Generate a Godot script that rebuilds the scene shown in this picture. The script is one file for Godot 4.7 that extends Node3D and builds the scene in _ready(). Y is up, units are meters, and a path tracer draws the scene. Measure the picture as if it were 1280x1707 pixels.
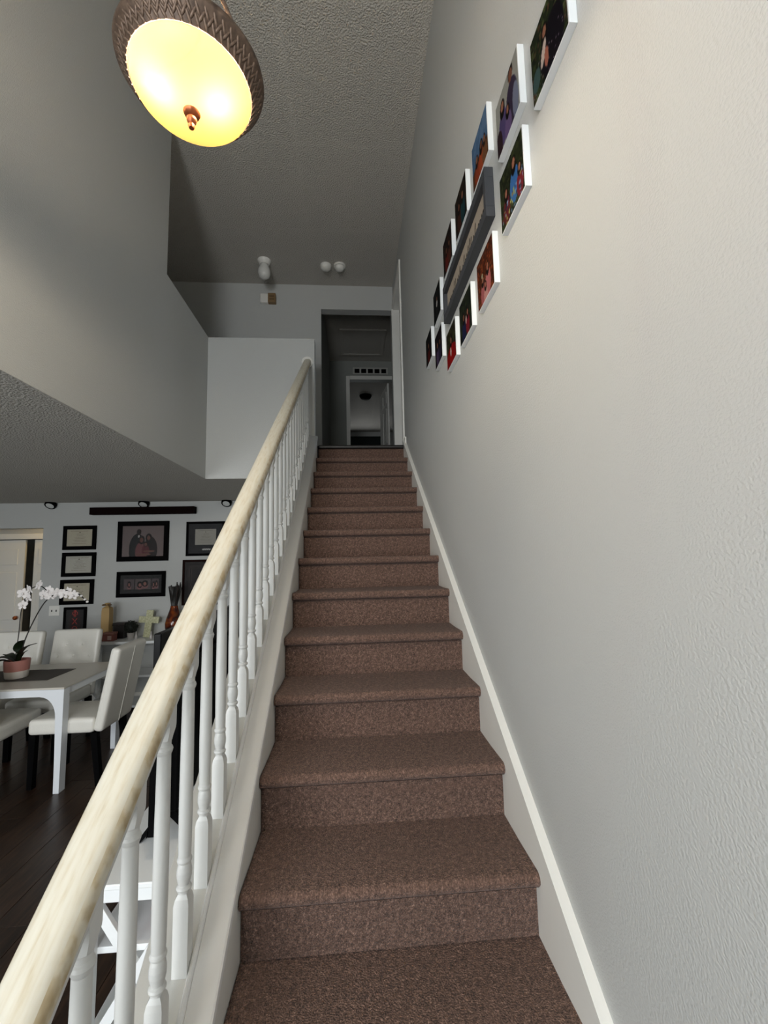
extends Node3D

# ---------------------------------------------------------------- mesh builder
class MB:
	var v := PackedVector3Array()
	var n := PackedVector3Array()
	var u := PackedVector2Array()
	func tri(a: Vector3, b: Vector3, c: Vector3, na: Vector3, nb: Vector3, nc: Vector3, ua := Vector2.ZERO, ub := Vector2.ZERO, uc := Vector2.ZERO) -> void:
		if (a - c).cross(a - b).dot(na + nb + nc) < 0.0:
			v.append_array([a, c, b]); n.append_array([na, nc, nb]); u.append_array([ua, uc, ub])
		else:
			v.append_array([a, b, c]); n.append_array([na, nb, nc]); u.append_array([ua, ub, uc])
	func flat(a: Vector3, b: Vector3, c: Vector3, hint: Vector3) -> void:
		var m := (a - c).cross(a - b).normalized()
		if m.dot(hint) < 0.0: m = -m
		tri(a, b, c, m, m, m)
	func quad(a: Vector3, b: Vector3, c: Vector3, d: Vector3, hint: Vector3) -> void:
		var m := (a - c).cross(b - d).normalized()
		if m.dot(hint) < 0.0: m = -m
		tri(a, b, c, m, m, m, Vector2(0, 1), Vector2(1, 1), Vector2(1, 0))
		tri(a, c, d, m, m, m, Vector2(0, 1), Vector2(1, 0), Vector2(0, 0))
	func squad(a: Vector3, b: Vector3, c: Vector3, d: Vector3, na: Vector3, nb: Vector3, nc: Vector3, nd: Vector3) -> void:
		tri(a, b, c, na, nb, nc); tri(a, c, d, na, nc, nd)
	func box(lo: Vector3, hi: Vector3, t := Transform3D.IDENTITY) -> void:
		var p := []
		for i in 8:
			p.append(t * Vector3(hi.x if i & 1 else lo.x, hi.y if i & 2 else lo.y, hi.z if i & 4 else lo.z))
		for f in [[0, 2, 6, 4, Vector3.LEFT], [1, 3, 7, 5, Vector3.RIGHT], [0, 1, 5, 4, Vector3.DOWN], [2, 3, 7, 6, Vector3.UP], [0, 1, 3, 2, Vector3.FORWARD], [4, 5, 7, 6, Vector3.BACK]]:
			quad(p[f[0]], p[f[1]], p[f[2]], p[f[3]], t.basis * f[4])
	# box with rounded edges; bend moves each point afterwards
	func rbox(c: Vector3, s: Vector3, r: float, k := 2, t := Transform3D.IDENTITY, bend = null, fill := 0) -> void:
		r = minf(r, minf(s.x, minf(s.y, s.z)) * 0.499)
		var h := s * 0.5
		var ax := []
		for a in 3:
			var q := []
			for i in k + 1: q.append(-h[a] + r * (1.0 - cos(PI * 0.5 * i / k)))
			for i in fill: q.append(lerpf(-h[a] + r, h[a] - r, (i + 1.0) / (fill + 1)))
			for i in k + 1: q.append(h[a] - r * (1.0 - cos(PI * 0.5 * (k - i) / k)))
			ax.append(q)
		for a in 3:
			var b := (a + 1) % 3
			var d := (a + 2) % 3
			for sg in [-1.0, 1.0]:
				var P := []
				var N := []
				for i in ax[b].size():
					for j in ax[d].size():
						var p := Vector3.ZERO
						p[a] = sg * h[a]; p[b] = ax[b][i]; p[d] = ax[d][j]
						var e := Vector3(clampf(p.x, -h.x + r, h.x - r), clampf(p.y, -h.y + r, h.y - r), clampf(p.z, -h.z + r, h.z - r))
						var m := (p - e).normalized()
						var o := c + e + m * r
						if bend != null: o = bend.call(o)
						P.append(t * o); N.append((t.basis * m).normalized())
				var w: int = ax[d].size()
				if bend != null:
					var h2: int = ax[b].size()
					for i in range(1, h2 - 1):
						for j in range(1, w - 1):
							var gn: Vector3 = (P[(i + 1) * w + j] - P[(i - 1) * w + j]).cross(P[i * w + j + 1] - P[i * w + j - 1]).normalized()
							if gn.dot(N[i * w + j]) < 0.0: gn = -gn
							N[i * w + j] = gn
				for i in ax[b].size() - 1:
					for j in w - 1:
						var q: int = i * w + j
						squad(P[q], P[q + 1], P[q + w + 1], P[q + w], N[q], N[q + 1], N[q + w + 1], N[q + w])
	func lathe(prof: Array, seg := 24, t := Transform3D.IDENTITY, sharp := 0.6) -> void:
		var sn := []
		for i in prof.size() - 1:
			var d: Vector2 = prof[i + 1] - prof[i]
			sn.append(Vector2(d.y, -d.x).normalized())
		for i in prof.size() - 1:
			var m: Vector2 = sn[i]
			var n0: Vector2 = m
			var n1: Vector2 = m
			if i > 0 and m.dot(sn[i - 1]) > sharp: n0 = (m + sn[i - 1]).normalized()
			if i < prof.size() - 2 and m.dot(sn[i + 1]) > sharp: n1 = (m + sn[i + 1]).normalized()
			for j in seg:
				var a0 := TAU * j / seg
				var a1 := TAU * (j + 1) / seg
				var c0 := Vector3(cos(a0), 0, sin(a0))
				var c1 := Vector3(cos(a1), 0, sin(a1))
				var p: Vector2 = prof[i]
				var q: Vector2 = prof[i + 1]
				squad(t * (c0 * p.x + Vector3.UP * p.y), t * (c1 * p.x + Vector3.UP * p.y), t * (c1 * q.x + Vector3.UP * q.y), t * (c0 * q.x + Vector3.UP * q.y),
					t.basis * (c0 * n0.x + Vector3.UP * n0.y), t.basis * (c1 * n0.x + Vector3.UP * n0.y), t.basis * (c1 * n1.x + Vector3.UP * n1.y), t.basis * (c0 * n1.x + Vector3.UP * n1.y))
	# polygon in the plane (e1, e2) at o, drawn out along dir
	func prism(poly: Array, o: Vector3, e1: Vector3, e2: Vector3, dir: Vector3, sharp := 0.75) -> void:
		var pts := PackedVector2Array(poly)
		if Geometry2D.is_polygon_clockwise(pts): pts.reverse()
		var f := func(p: Vector2) -> Vector3: return o + e1 * p.x + e2 * p.y
		for t in [0, 1]:
			var idx := Geometry2D.triangulate_polygon(pts)
			for i in range(0, idx.size(), 3):
				flat(f.call(pts[idx[i]]) + dir * t, f.call(pts[idx[i + 1]]) + dir * t, f.call(pts[idx[i + 2]]) + dir * t, dir * (2 * t - 1))
		var sn := []
		for i in pts.size():
			var d := pts[(i + 1) % pts.size()] - pts[i]
			sn.append(Vector2(d.y, -d.x).normalized())
		for i in pts.size():
			var k := pts.size()
			var m: Vector2 = sn[i]
			var m0: Vector2 = sn[(i + k - 1) % k]
			var m1: Vector2 = sn[(i + 1) % k]
			var n0 := (m + m0).normalized() if m.dot(m0) > sharp else m
			var n1 := (m + m1).normalized() if m.dot(m1) > sharp else m
			var a: Vector3 = f.call(pts[i])
			var b: Vector3 = f.call(pts[(i + 1) % k])
			var w0 := (e1 * n0.x + e2 * n0.y).normalized()
			var w1 := (e1 * n1.x + e2 * n1.y).normalized()
			squad(a, b, b + dir, a + dir, w0, w1, w1, w0)
	func tube(pts: Array, rad, seg := 8, closed_ends := true) -> void:
		var rings := []
		var nr := []
		var up := Vector3.UP
		for i in pts.size():
			var d: Vector3 = (pts[mini(i + 1, pts.size() - 1)] - pts[maxi(i - 1, 0)]).normalized()
			var s := d.cross(up)
			if s.length() < 0.05: s = d.cross(Vector3.RIGHT)
			s = s.normalized()
			var w := s.cross(d).normalized()
			up = w
			var r: float = rad[i] if rad is Array else rad
			var a := []
			var b := []
			for j in seg + 1:
				var q := s * cos(TAU * j / seg) + w * sin(TAU * j / seg)
				a.append(pts[i] + q * r); b.append(q)
			rings.append(a); nr.append(b)
		for i in pts.size() - 1:
			for j in seg:
				squad(rings[i][j], rings[i][j + 1], rings[i + 1][j + 1], rings[i + 1][j], nr[i][j], nr[i][j + 1], nr[i + 1][j + 1], nr[i + 1][j])
		if closed_ends:
			for e in [0, pts.size() - 1]:
				var out: Vector3 = (pts[0] - pts[1]) if e == 0 else (pts[e] - pts[e - 1])
				for j in seg: flat(pts[e], rings[e][j], rings[e][j + 1], out)
	# loft of sections [y, half width, squareness 0 round .. 1 square]
	func loft(secs: Array, seg := 32) -> void:
		var ring := func(s: Array) -> Array:
			var a := []
			for j in seg + 1:
				var th := TAU * j / seg + PI * 0.25
				var c := Vector2(cos(th), sin(th))
				var sq := c / maxf(absf(c.x), absf(c.y))
				var rr := c.lerp(sq, s[2]) * float(s[1])
				a.append(Vector3(rr.x, s[0], rr.y))
			return a
		for i in secs.size() - 1:
			var A: Array = ring.call(secs[i])
			var B: Array = ring.call(secs[i + 1])
			var slope: float = (float(secs[i][1]) - float(secs[i + 1][1])) / maxf(0.0005, absf(float(secs[i + 1][0]) - float(secs[i][0])))
			slope = clampf(slope, -2.0, 2.0)
			for j in seg:
				var q0: Vector3
				var q1: Vector3
				if secs[i][2] > 0.5 or secs[i + 1][2] > 0.5:
					var mid: Vector3 = A[j] + A[j + 1] + B[j] + B[j + 1]
					q0 = Vector3(signf(mid.x), 0, 0) if absf(mid.x) > absf(mid.z) else Vector3(0, 0, signf(mid.z))
					q1 = q0
				else:
					q0 = Vector3(A[j].x, 0, A[j].z).normalized()
					q1 = Vector3(A[j + 1].x, 0, A[j + 1].z).normalized()
				q0 = (q0 + Vector3.UP * slope).normalized(); q1 = (q1 + Vector3.UP * slope).normalized()
				squad(A[j], A[j + 1], B[j + 1], B[j], q0, q1, q1, q0)
	func ball(c: Vector3, r: Vector3, seg := 16, rows := 10, t := Transform3D.IDENTITY) -> void:
		for i in rows:
			for j in seg:
				var q := []
				var m := []
				for e in [[i, j], [i, j + 1], [i + 1, j + 1], [i + 1, j]]:
					var a: float = PI * e[0] / rows
					var b: float = TAU * e[1] / seg
					var d := Vector3(sin(a) * cos(b), cos(a), sin(a) * sin(b))
					q.append(t * (c + d * r)); m.append((t.basis * (d / r)).normalized())
				squad(q[0], q[1], q[2], q[3], m[0], m[1], m[2], m[3])
	func mesh() -> ArrayMesh:
		var arr := []
		arr.resize(Mesh.ARRAY_MAX)
		arr[Mesh.ARRAY_VERTEX] = v; arr[Mesh.ARRAY_NORMAL] = n; arr[Mesh.ARRAY_TEX_UV] = u
		var am := ArrayMesh.new()
		am.add_surface_from_arrays(Mesh.PRIMITIVE_TRIANGLES, arr)
		return am

# ---------------------------------------------------------------- scene helpers
var taken := {}
func nm(called: String, parent: Node) -> String:
	var key := str(parent.get_instance_id()) + called
	var k: int = taken.get(key, 0)
	taken[key] = k + 1
	return called if k == 0 else "%s_%03d" % [called, k]
func inst(called: String, mesh: Mesh, m: Material, parent: Node = self, t := Transform3D.IDENTITY) -> MeshInstance3D:
	var o := MeshInstance3D.new()
	o.name = nm(called, parent); o.mesh = mesh; o.material_override = m; o.transform = t
	o.cast_shadow = GeometryInstance3D.SHADOW_CASTING_SETTING_ON
	parent.add_child(o)
	return o
func obj(called: String, b: MB, m: Material, parent: Node = self, t := Transform3D.IDENTITY) -> MeshInstance3D:
	return inst(called, b.mesh(), m, parent, t)
func tag(o: Node, label: String, category: String, group := "") -> Node:
	o.set_meta("label", label); o.set_meta("category", category)
	if group: o.set_meta("group", group)
	return o
func thing(called: String, label: String, category: String, at := Vector3.ZERO, turn := 0.0, group := "") -> Node3D:
	var o := Node3D.new()
	o.name = nm(called, self); o.position = at; o.rotation.y = turn
	add_child(o)
	tag(o, label, category, group)
	return o
func struct(called: String, b: MB, m: Material) -> MeshInstance3D:
	var o := obj(called, b, m)
	o.set_meta("kind", "structure")
	return o
func snode(called: String) -> Node3D:
	var o := Node3D.new()
	o.name = nm(called, self); add_child(o); o.set_meta("kind", "structure")
	return o
func bx(lo: Vector3, hi: Vector3) -> MB:
	var b := MB.new(); b.box(lo, hi); return b
func rb(lo: Vector3, hi: Vector3, r := 0.003, k := 1) -> MB:
	var b := MB.new(); b.rbox((lo + hi) * 0.5, hi - lo, r, k); return b
func V(x: float, y: float, z: float) -> Vector3: return Vector3(x, y, z)
func at(p: Vector3, ry := 0.0) -> Transform3D: return Transform3D(Basis(Vector3.UP, ry), p)

# ---------------------------------------------------------------- materials
func mat(c: Color, rough := 0.7, metal := 0.0) -> StandardMaterial3D:
	var m := StandardMaterial3D.new()
	m.albedo_color = c; m.roughness = rough; m.metallic = metal
	return m
func noise_tex(freq: float, size := 512, type := FastNoiseLite.TYPE_SIMPLEX_SMOOTH, oct := 3, seed_ := 1, ramp: Gradient = null) -> NoiseTexture2D:
	var f := FastNoiseLite.new()
	f.noise_type = type; f.frequency = freq; f.seed = seed_
	f.fractal_type = FastNoiseLite.FRACTAL_FBM if oct > 1 else FastNoiseLite.FRACTAL_NONE
	f.fractal_octaves = oct
	var t := NoiseTexture2D.new()
	t.width = size; t.height = size; t.seamless = true; t.noise = f; t.normalize = true
	if ramp: t.color_ramp = ramp
	return t
func carpet_tex(g: Gradient) -> NoiseTexture2D:
	var t := noise_tex(0.022, 1024, FastNoiseLite.TYPE_SIMPLEX_SMOOTH, 4, 5, g)
	var f: FastNoiseLite = t.noise
	f.fractal_gain = 1.35; f.fractal_lacunarity = 1.9
	return t
func grad(stops: Array) -> Gradient:
	var g := Gradient.new()
	var o := PackedFloat32Array()
	var c := PackedColorArray()
	for s in stops: o.append(s[0]); c.append(s[1])
	g.offsets = o; g.colors = c
	return g
func tri_relief(m: StandardMaterial3D, t: Texture2D, cm: float, per_m: float) -> StandardMaterial3D:
	m.uv1_triplanar = true; m.uv1_world_triplanar = true; m.uv1_scale = Vector3.ONE * per_m
	m.heightmap_enabled = true; m.heightmap_texture = t; m.heightmap_scale = cm
	return m
var M := {}
func make_materials() -> void:
	var peel := noise_tex(0.055, 1024, FastNoiseLite.TYPE_SIMPLEX_SMOOTH, 2, 3)
	var pop := noise_tex(0.06, 1024, FastNoiseLite.TYPE_SIMPLEX_SMOOTH, 3, 9)
	M.wall = tri_relief(mat(Color(0.735, 0.74, 0.73), 0.62), peel, 0.09, 2.2)
	M.wall_white = tri_relief(mat(Color(0.84, 0.85, 0.84), 0.6), peel, 0.08, 2.2)
	M.ceil = tri_relief(mat(Color(0.74, 0.725, 0.695), 0.95), pop, 1.0, 1.05)
	M.hall_shaded = tri_relief(mat(Color(0.56, 0.57, 0.55), 0.62), peel, 0.09, 2.2)  # same wall grey, darkened: the hallway dimness is put into the colour
	M.trim = mat(Color(0.90, 0.895, 0.87), 0.42)
	M.white = mat(Color(0.91, 0.92, 0.92), 0.4)
	M.bal = mat(Color(0.84, 0.84, 0.825), 0.42)
	M.cap = mat(Color(0.96, 0.96, 0.955), 0.35)
	var g := grad([[0.0, Color(0.69, 0.63, 0.52)], [0.25, Color(0.77, 0.735, 0.65)], [0.45, Color(0.80, 0.78, 0.72)], [1.0, Color(0.83, 0.82, 0.77)]])
	var rail := mat(Color.WHITE, 0.45)
	rail.albedo_texture = noise_tex(0.03, 512, FastNoiseLite.TYPE_SIMPLEX_SMOOTH, 6, 21, g)
	rail.uv1_triplanar = true; rail.uv1_world_triplanar = true; rail.uv1_scale = Vector3(4.5, 0.9, 0.9)
	M.rail = rail
	g = grad([[0.0, Color(0.60, 0.51, 0.37)], [0.35, Color(0.71, 0.645, 0.52)], [0.52, Color(0.79, 0.755, 0.67)], [1.0, Color(0.83, 0.82, 0.77)]])
	var worn := mat(Color.WHITE, 0.5)
	worn.albedo_texture = noise_tex(0.03, 512, FastNoiseLite.TYPE_SIMPLEX_SMOOTH, 5, 33, g)
	worn.uv1_triplanar = true; worn.uv1_world_triplanar = true; worn.uv1_scale = Vector3(3.0, 1.3, 1.3)
	M.worn = worn
	g = grad([[0.0, Color(0.13, 0.095, 0.08)], [0.3, Color(0.31, 0.24, 0.205)], [0.6, Color(0.46, 0.365, 0.315)], [1.0, Color(0.72, 0.60, 0.53)]])
	var carpet := mat(Color(0.97, 0.95, 0.95), 1.0)
	carpet.albedo_texture = carpet_tex(g)
	carpet.rim_enabled = true; carpet.rim = 0.15; carpet.rim_tint = 0.6
	M.carpet = tri_relief(carpet, noise_tex(0.085, 1024, FastNoiseLite.TYPE_SIMPLEX_SMOOTH, 2, 8), 0.5, 1.7)
	for i in 4:
		var d: float = [0.0, 0.02, -0.015, 0.035][i]
		g = grad([[0.0, Color(0.10 + d, 0.065 + d * 0.8, 0.045 + d * 0.7)], [0.5, Color(0.17 + d, 0.115 + d * 0.8, 0.08 + d * 0.7)], [1.0, Color(0.25 + d, 0.18 + d * 0.8, 0.13 + d * 0.7)]])
		var w := mat(Color.WHITE, 0.32)
		w.albedo_texture = noise_tex(0.02, 256, FastNoiseLite.TYPE_SIMPLEX_SMOOTH, 4, 40 + i, g)
		w.uv1_triplanar = true; w.uv1_world_triplanar = true; w.uv1_scale = Vector3(7.0, 4.0, 0.7)
		M["plank%d" % i] = w
	M.dark_floor = mat(Color(0.10, 0.09, 0.085), 0.4)
	M.subfloor = mat(Color(0.05, 0.04, 0.035), 0.8)
	M.black = mat(Color(0.025, 0.025, 0.028), 0.6)
	M.black.metallic_specular = 0.15
	M.black_gloss = mat(Color(0.02, 0.02, 0.022), 0.25)
	M.black_gloss.metallic_specular = 0.2
	M.black_frame = mat(Color(0.03, 0.028, 0.03), 0.6)
	M.black_frame.metallic_specular = 0.12
	M.brown_frame = mat(Color(0.115, 0.06, 0.05), 0.6)
	M.brown_frame.metallic_specular = 0.12
	M.grey_frame = mat(Color(0.235, 0.24, 0.255), 0.55)
	var lea := mat(Color(0.90, 0.89, 0.855), 0.33)
	lea.uv1_triplanar = true; lea.uv1_scale = Vector3.ONE * 5
	lea.heightmap_enabled = true; lea.heightmap_texture = noise_tex(0.05, 256, FastNoiseLite.TYPE_CELLULAR, 2, 6); lea.heightmap_scale = 0.05
	M.leather = lea
	M.table = mat(Color(0.905, 0.92, 0.935), 0.33)
	M.tabletop = mat(Color(0.80, 0.78, 0.74), 0.35)
	var cl := mat(Color(0.33, 0.315, 0.295), 0.95)
	cl.uv1_triplanar = true; cl.uv1_scale = Vector3.ONE * 6
	cl.heightmap_enabled = true; cl.heightmap_texture = noise_tex(0.2, 256, FastNoiseLite.TYPE_VALUE, 1, 2); cl.heightmap_scale = 0.1
	M.cloth = cl
	g = grad([[0.0, Color(0.18, 0.13, 0.10)], [0.5, Color(0.36, 0.29, 0.24)], [1.0, Color(0.52, 0.43, 0.36)]])
	var bz := mat(Color.WHITE, 0.5, 0.35)
	bz.albedo_texture = noise_tex(0.03, 256, FastNoiseLite.TYPE_SIMPLEX_SMOOTH, 4, 77, g)
	bz.uv1_triplanar = true; bz.uv1_scale = Vector3.ONE * 6
	M.bronze = bz
	var gl := mat(Color(0.93, 0.80, 0.50), 0.5)
	gl.emission_enabled = true; gl.emission = Color(1.0, 0.76, 0.24); gl.emission_energy_multiplier = 0.5
	gl.backlight_enabled = true; gl.backlight = Color(0.32, 0.27, 0.15)
	M.bowl = gl
	M.copper = mat(Color(0.60, 0.33, 0.19), 0.35, 0.7)
	M.pane = mat(Color(1, 1, 1, 0.02), 0.02)
	M.glass = mat(Color(1, 1, 1, 0.02), 0.02)
	M.glass.transparency = BaseMaterial3D.TRANSPARENCY_ALPHA; M.glass.metallic_specular = 0.1
	M.pane.transparency = BaseMaterial3D.TRANSPARENCY_ALPHA
	M.leaf = mat(Color(0.085, 0.14, 0.06), 0.4)
	M.stem = mat(Color(0.10, 0.075, 0.055), 0.6)
	M.petal = mat(Color(0.93, 0.91, 0.90), 0.6)
	M.petal.backlight_enabled = true; M.petal.backlight = Color(0.3, 0.3, 0.3)
	M.shelf_wood = mat(Color(0.085, 0.05, 0.045), 0.7)
	M.shelf_wood.metallic_specular = 0.1
	M.dark_void = mat(Color(0.03, 0.03, 0.03), 0.9)

# ---------------------------------------------------------------- painted prints (flat pictures only)
func blank(w: int, h: int, c: Color) -> Image:
	var i := Image.create(w, h, false, Image.FORMAT_RGB8)
	i.fill(c)
	return i
func dab(i: Image, cx: float, cy: float, rx: float, ry: float, c: Color, lean := 0.0) -> void:
	var w := i.get_width()
	var h := i.get_height()
	for y in range(maxi(0, int((cy - ry) * h)), mini(h, int((cy + ry) * h) + 1)):
		for x in range(maxi(0, int((cx - rx - absf(lean)) * w)), mini(w, int((cx + rx + absf(lean)) * w) + 1)):
			var dy := (float(y) / h - cy) / ry
			var dx := (float(x) / w - cx + lean * dy) / rx
			if dx * dx + dy * dy < 1.0: i.set_pixel(x, y, c)
func speckle(i: Image, cols: Array, count: int, size: float, sd: int, y0 := 0.0, y1 := 1.0) -> void:
	var r := RandomNumberGenerator.new()
	r.seed = sd
	for k in count:
		dab(i, r.randf(), lerpf(y0, y1, r.randf()), size * r.randf_range(0.5, 1.4), size * r.randf_range(0.5, 1.4), cols[r.randi() % cols.size()])
# a person in a snapshot: hair, face, body
func figure(i: Image, x: float, y: float, s: float, hair: Color, skin: Color, body: Color, long_hair := true) -> void:
	dab(i, x, y + s * 0.62, s * 0.30, s * 0.48, body)
	if long_hair: dab(i, x, y + s * 0.10, s * 0.17, s * 0.26, hair)
	else: dab(i, x, y - s * 0.02, s * 0.125, s * 0.16, hair)
	dab(i, x, y + s * 0.03, s * 0.10, s * 0.14, skin)
func soften(i: Image, k: float) -> void:
	var w := i.get_width()
	var h := i.get_height()
	i.resize(int(w * k), int(h * k), Image.INTERPOLATE_BILINEAR)
	i.resize(w, h, Image.INTERPOLATE_CUBIC)
func print_mat(i: Image, rough := 0.35) -> StandardMaterial3D:
	var m := mat(Color(0.86, 0.86, 0.86), rough)
	m.metallic_specular = 0.1
	i.generate_mipmaps()
	m.albedo_texture = ImageTexture.create_from_image(i)
	return m
func card(a: Vector3, b: Vector3, c: Vector3, d: Vector3, hint: Vector3) -> MB:
	var q := MB.new(); q.quad(a, b, c, d, hint); return q

# ---------------------------------------------------------------- measures (metres, ground floor y = 0)
const RISE := 0.1855
const RUN := 0.262
const XL := -0.327
const XR := 0.527
const XW := 0.556
const UP_FLOOR := 2.785
const CEIL := 5.13
const LOW_CEIL := 2.44
func cap_y(z: float) -> float: return 0.70 + 0.728 * (-z - 1.142)
func rail_y(z: float) -> float: return 1.30 + 0.7155 * (-z - 0.832)

func _ready() -> void:
	# camera
	var cam := Camera3D.new()
	cam.name = "camera"
	cam.transform = Transform3D(Basis(V(0.99716, -0.02194, 0.07201), V(0.01426, 0.99432, 0.10551), V(-0.07391, -0.10418, 0.99181)).orthonormalized(), V(0, 1.67, 0))
	cam.fov = rad_to_deg(2.0 * atan(853.5 / 713.8)); cam.near = 0.03; cam.far = 200.0
	add_child(cam)
	cam.make_current()
	# sky and exposure
	var e := Environment.new()
	e.background_mode = Environment.BG_SKY
	var sm := ProceduralSkyMaterial.new()
	sm.sky_top_color = Color(0.80, 0.87, 0.95); sm.sky_horizon_color = Color(0.92, 0.95, 0.98)
	sm.ground_bottom_color = Color(0.45, 0.45, 0.43); sm.ground_horizon_color = Color(0.75, 0.77, 0.78)
	sm.sky_energy_multiplier = 1.3
	var sk := Sky.new()
	sk.sky_material = sm
	e.sky = sk
	e.tonemap_mode = Environment.TONE_MAPPER_LINEAR
	e.tonemap_exposure = 1.06
	e.sdfgi_enabled = true; e.ssao_enabled = true; e.ssil_enabled = true
	var we := WorldEnvironment.new()
	we.name = "world"; we.environment = e
	add_child(we)
	# daylight in the window openings behind the camera, one an added transom
	daylight("door_glass_daylight", V(-0.75, 1.35, 2.37), Vector2(0.62, 1.3), 5.0)
	daylight("added_transom_light", V(-0.95, 2.62, 2.37), Vector2(1.2, 0.6), 10.0)  # added unseen source, brightens the curb cap and balusters from above
	daylight("living_window_daylight", V(-3.1, 1.4, 2.37), Vector2(2.2, 1.6), 2.7)
	daylight("bedroom_window_daylight", V(0.3, 4.15, -11.56), Vector2(1.2, 0.9), 0.7, PI)
	make_materials()
	shell()
	upstairs()
	stairs()
	railing()
	wall_prints()
	pendant()
	dining_wall()
	dining_set()
	console()
	tv_corner()
	hall_beyond()

func daylight(called: String, p: Vector3, size: Vector2, energy: float, turn := 0.0) -> void:
	var l := AreaLight3D.new()
	l.name = called; l.position = p; l.rotation.y = turn
	l.area_size = size; l.area_normalize_energy = false
	l.light_energy = energy; l.light_color = Color(0.975, 0.99, 1.0)
	l.area_range = 30.0; l.shadow_enabled = true
	add_child(l)

# ---------------------------------------------------------------- the house
func shell() -> void:
	# floor: planks running away from the camera
	var fl := snode("floor")
	obj("floor_slab", bx(V(-5.4, -0.2, -7.2), V(XW + 0.14, -0.016, 2.54)), M.subfloor, fl)
	var pw := 0.168
	var ln := 1.22
	var b := MB.new()
	b.rbox(V(0, -0.008, 0), V(pw - 0.002, 0.016, ln - 0.002), 0.0015, 1)
	var pm := b.mesh()
	var rng := RandomNumberGenerator.new()
	rng.seed = 11
	var col := 0
	var x := -0.60
	while x > -5.4:
		var z := -0.1 + rng.randf_range(-1.1, 0.0)
		while z > -6.4:
			inst("plank", pm, M["plank%d" % (rng.randi() % 4)], fl, at(V(x, 0, z)))
			z -= ln
		x -= pw
		col += 1
	obj("floor_front", bx(V(-5.4, -0.016, 0.4), V(XW, 0.0, 2.4)), M.plank0, fl)
	obj("floor_foot", bx(V(-0.512, -0.016, -0.6), V(XW, 0.0, 0.4)), M.plank1, fl)
	# right wall with the door opening upstairs
	b = MB.new()
	b.box(V(XW, -0.2, -4.37), V(XW + 0.13, CEIL + 0.2, 2.54))
	b.box(V(XW, 4.815, -5.165), V(XW + 0.13, CEIL + 0.2, -4.37))
	b.box(V(XW, -0.2, -5.165), V(XW + 0.13, UP_FLOOR - 0.01, -4.37))
	b.box(V(XW, -0.2, -5.285), V(XW + 0.13, CEIL + 0.2, -5.165))
	struct("wall_right", b, M.wall)
	# back wall behind the camera, with window openings, an added transom and the front door
	b = MB.new()
	var zb := 2.4
	var cells := [[-5.4, -4.2, 0, 5.33], [-4.2, -2.0, 0, 0.6], [-4.2, -2.0, 2.2, 5.33], [-2.0, -1.55, 0, 5.33], [-1.55, -1.2, 0, 2.3], [-1.2, -0.35, 2.08, 2.3], [-1.55, -0.35, 2.94, 5.33], [-0.35, XW, 0, 5.33]]
	for c in cells: b.box(V(c[0], c[2], zb), V(c[1], c[3], zb + 0.14))
	struct("wall_front", b, M.wall)
	window("window_2", -1.55, -0.35, 2.3, 2.94, zb)  # transom added out of view for the light on the stair cap
	window("window_1", -4.2, -2.0, 0.6, 2.2, zb)
	# front door with a glass light
	b = MB.new()
	b.box(V(-1.2, 0, zb + 0.03), V(-1.06, 2.08, zb + 0.075)); b.box(V(-0.44, 0, zb + 0.03), V(-0.35, 2.08, zb + 0.075))
	b.box(V(-1.06, 0, zb + 0.03), V(-0.44, 0.7, zb + 0.075)); b.box(V(-1.06, 2.0, zb + 0.03), V(-0.44, 2.08, zb + 0.075))
	var dr := struct("door_1", b, M.trim)
	obj("door_glass", bx(V(-1.06, 0.7, zb + 0.05), V(-0.44, 2.0, zb + 0.056)), M.pane, dr)
	# left outer wall
	struct("wall_left", bx(V(-5.54, -0.2, -7.2), V(-5.4, LOW_CEIL + 0.35, 2.54)), M.wall)
	# upper wall above the dining room: full height, then a half wall
	b = MB.new()
	b.box(V(-1.5, LOW_CEIL + 0.001, -3.16), V(-1.38, CEIL, 2.4))
	b.box(V(-1.5, LOW_CEIL + 0.001, -4.1), V(-1.38, 3.845, -3.16))
	struct("wall_upper_left", b, M.wall)
	struct("wall_landing_half", bx(V(-1.5, LOW_CEIL + 0.001, -4.22), V(-0.352, 3.845, -4.1)), M.wall)
	# ceiling of the dining room, the underside of the upper floor
	b = MB.new()
	b.box(V(-5.4, LOW_CEIL, -5.8), V(-1.381, UP_FLOOR - 0.02, 2.4))
	b.box(V(-1.381, LOW_CEIL, -5.8), V(-0.352, UP_FLOOR - 0.02, -4.101))
	struct("ceiling_dining", b, M.ceil)
	struct("ceiling", bx(V(-5.4, CEIL, -11.7), V(2.8, CEIL + 0.15, 2.54)), M.ceil)
	# dining room far wall with the open passage at its left
	b = MB.new()
	b.box(V(-3.868, 0, -5.8), V(-0.3, LOW_CEIL, -5.66))
	b.box(V(-4.9, 2.125, -5.8), V(-3.868, LOW_CEIL, -5.66))
	b.box(V(-5.4, 0, -5.8), V(-4.9, LOW_CEIL, -5.66))
	struct("wall_back", b, M.wall)
	struct("baseboard_back", rb(V(-3.868, 0, -5.66), V(-0.5, 0.09, -5.645), 0.004), M.trim)
	# wall under the stair, with the sloping curb on top
	b = MB.new()
	b.prism([Vector2(0.38, 0), Vector2(0.38, 0.10), Vector2(4.1, cap_y(-4.1) - 0.03), Vector2(4.1, 0)], V(-0.505, 0, 0), V(0, 0, -1), V(0, 1, 0), V(0.176, 0, 0))
	b.box(V(-0.505, 0, -5.66), V(-0.33, LOW_CEIL, -4.1))
	struct("wall_stair", b, M.trim)
	# skirting along the right wall
	b = MB.new()
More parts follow.
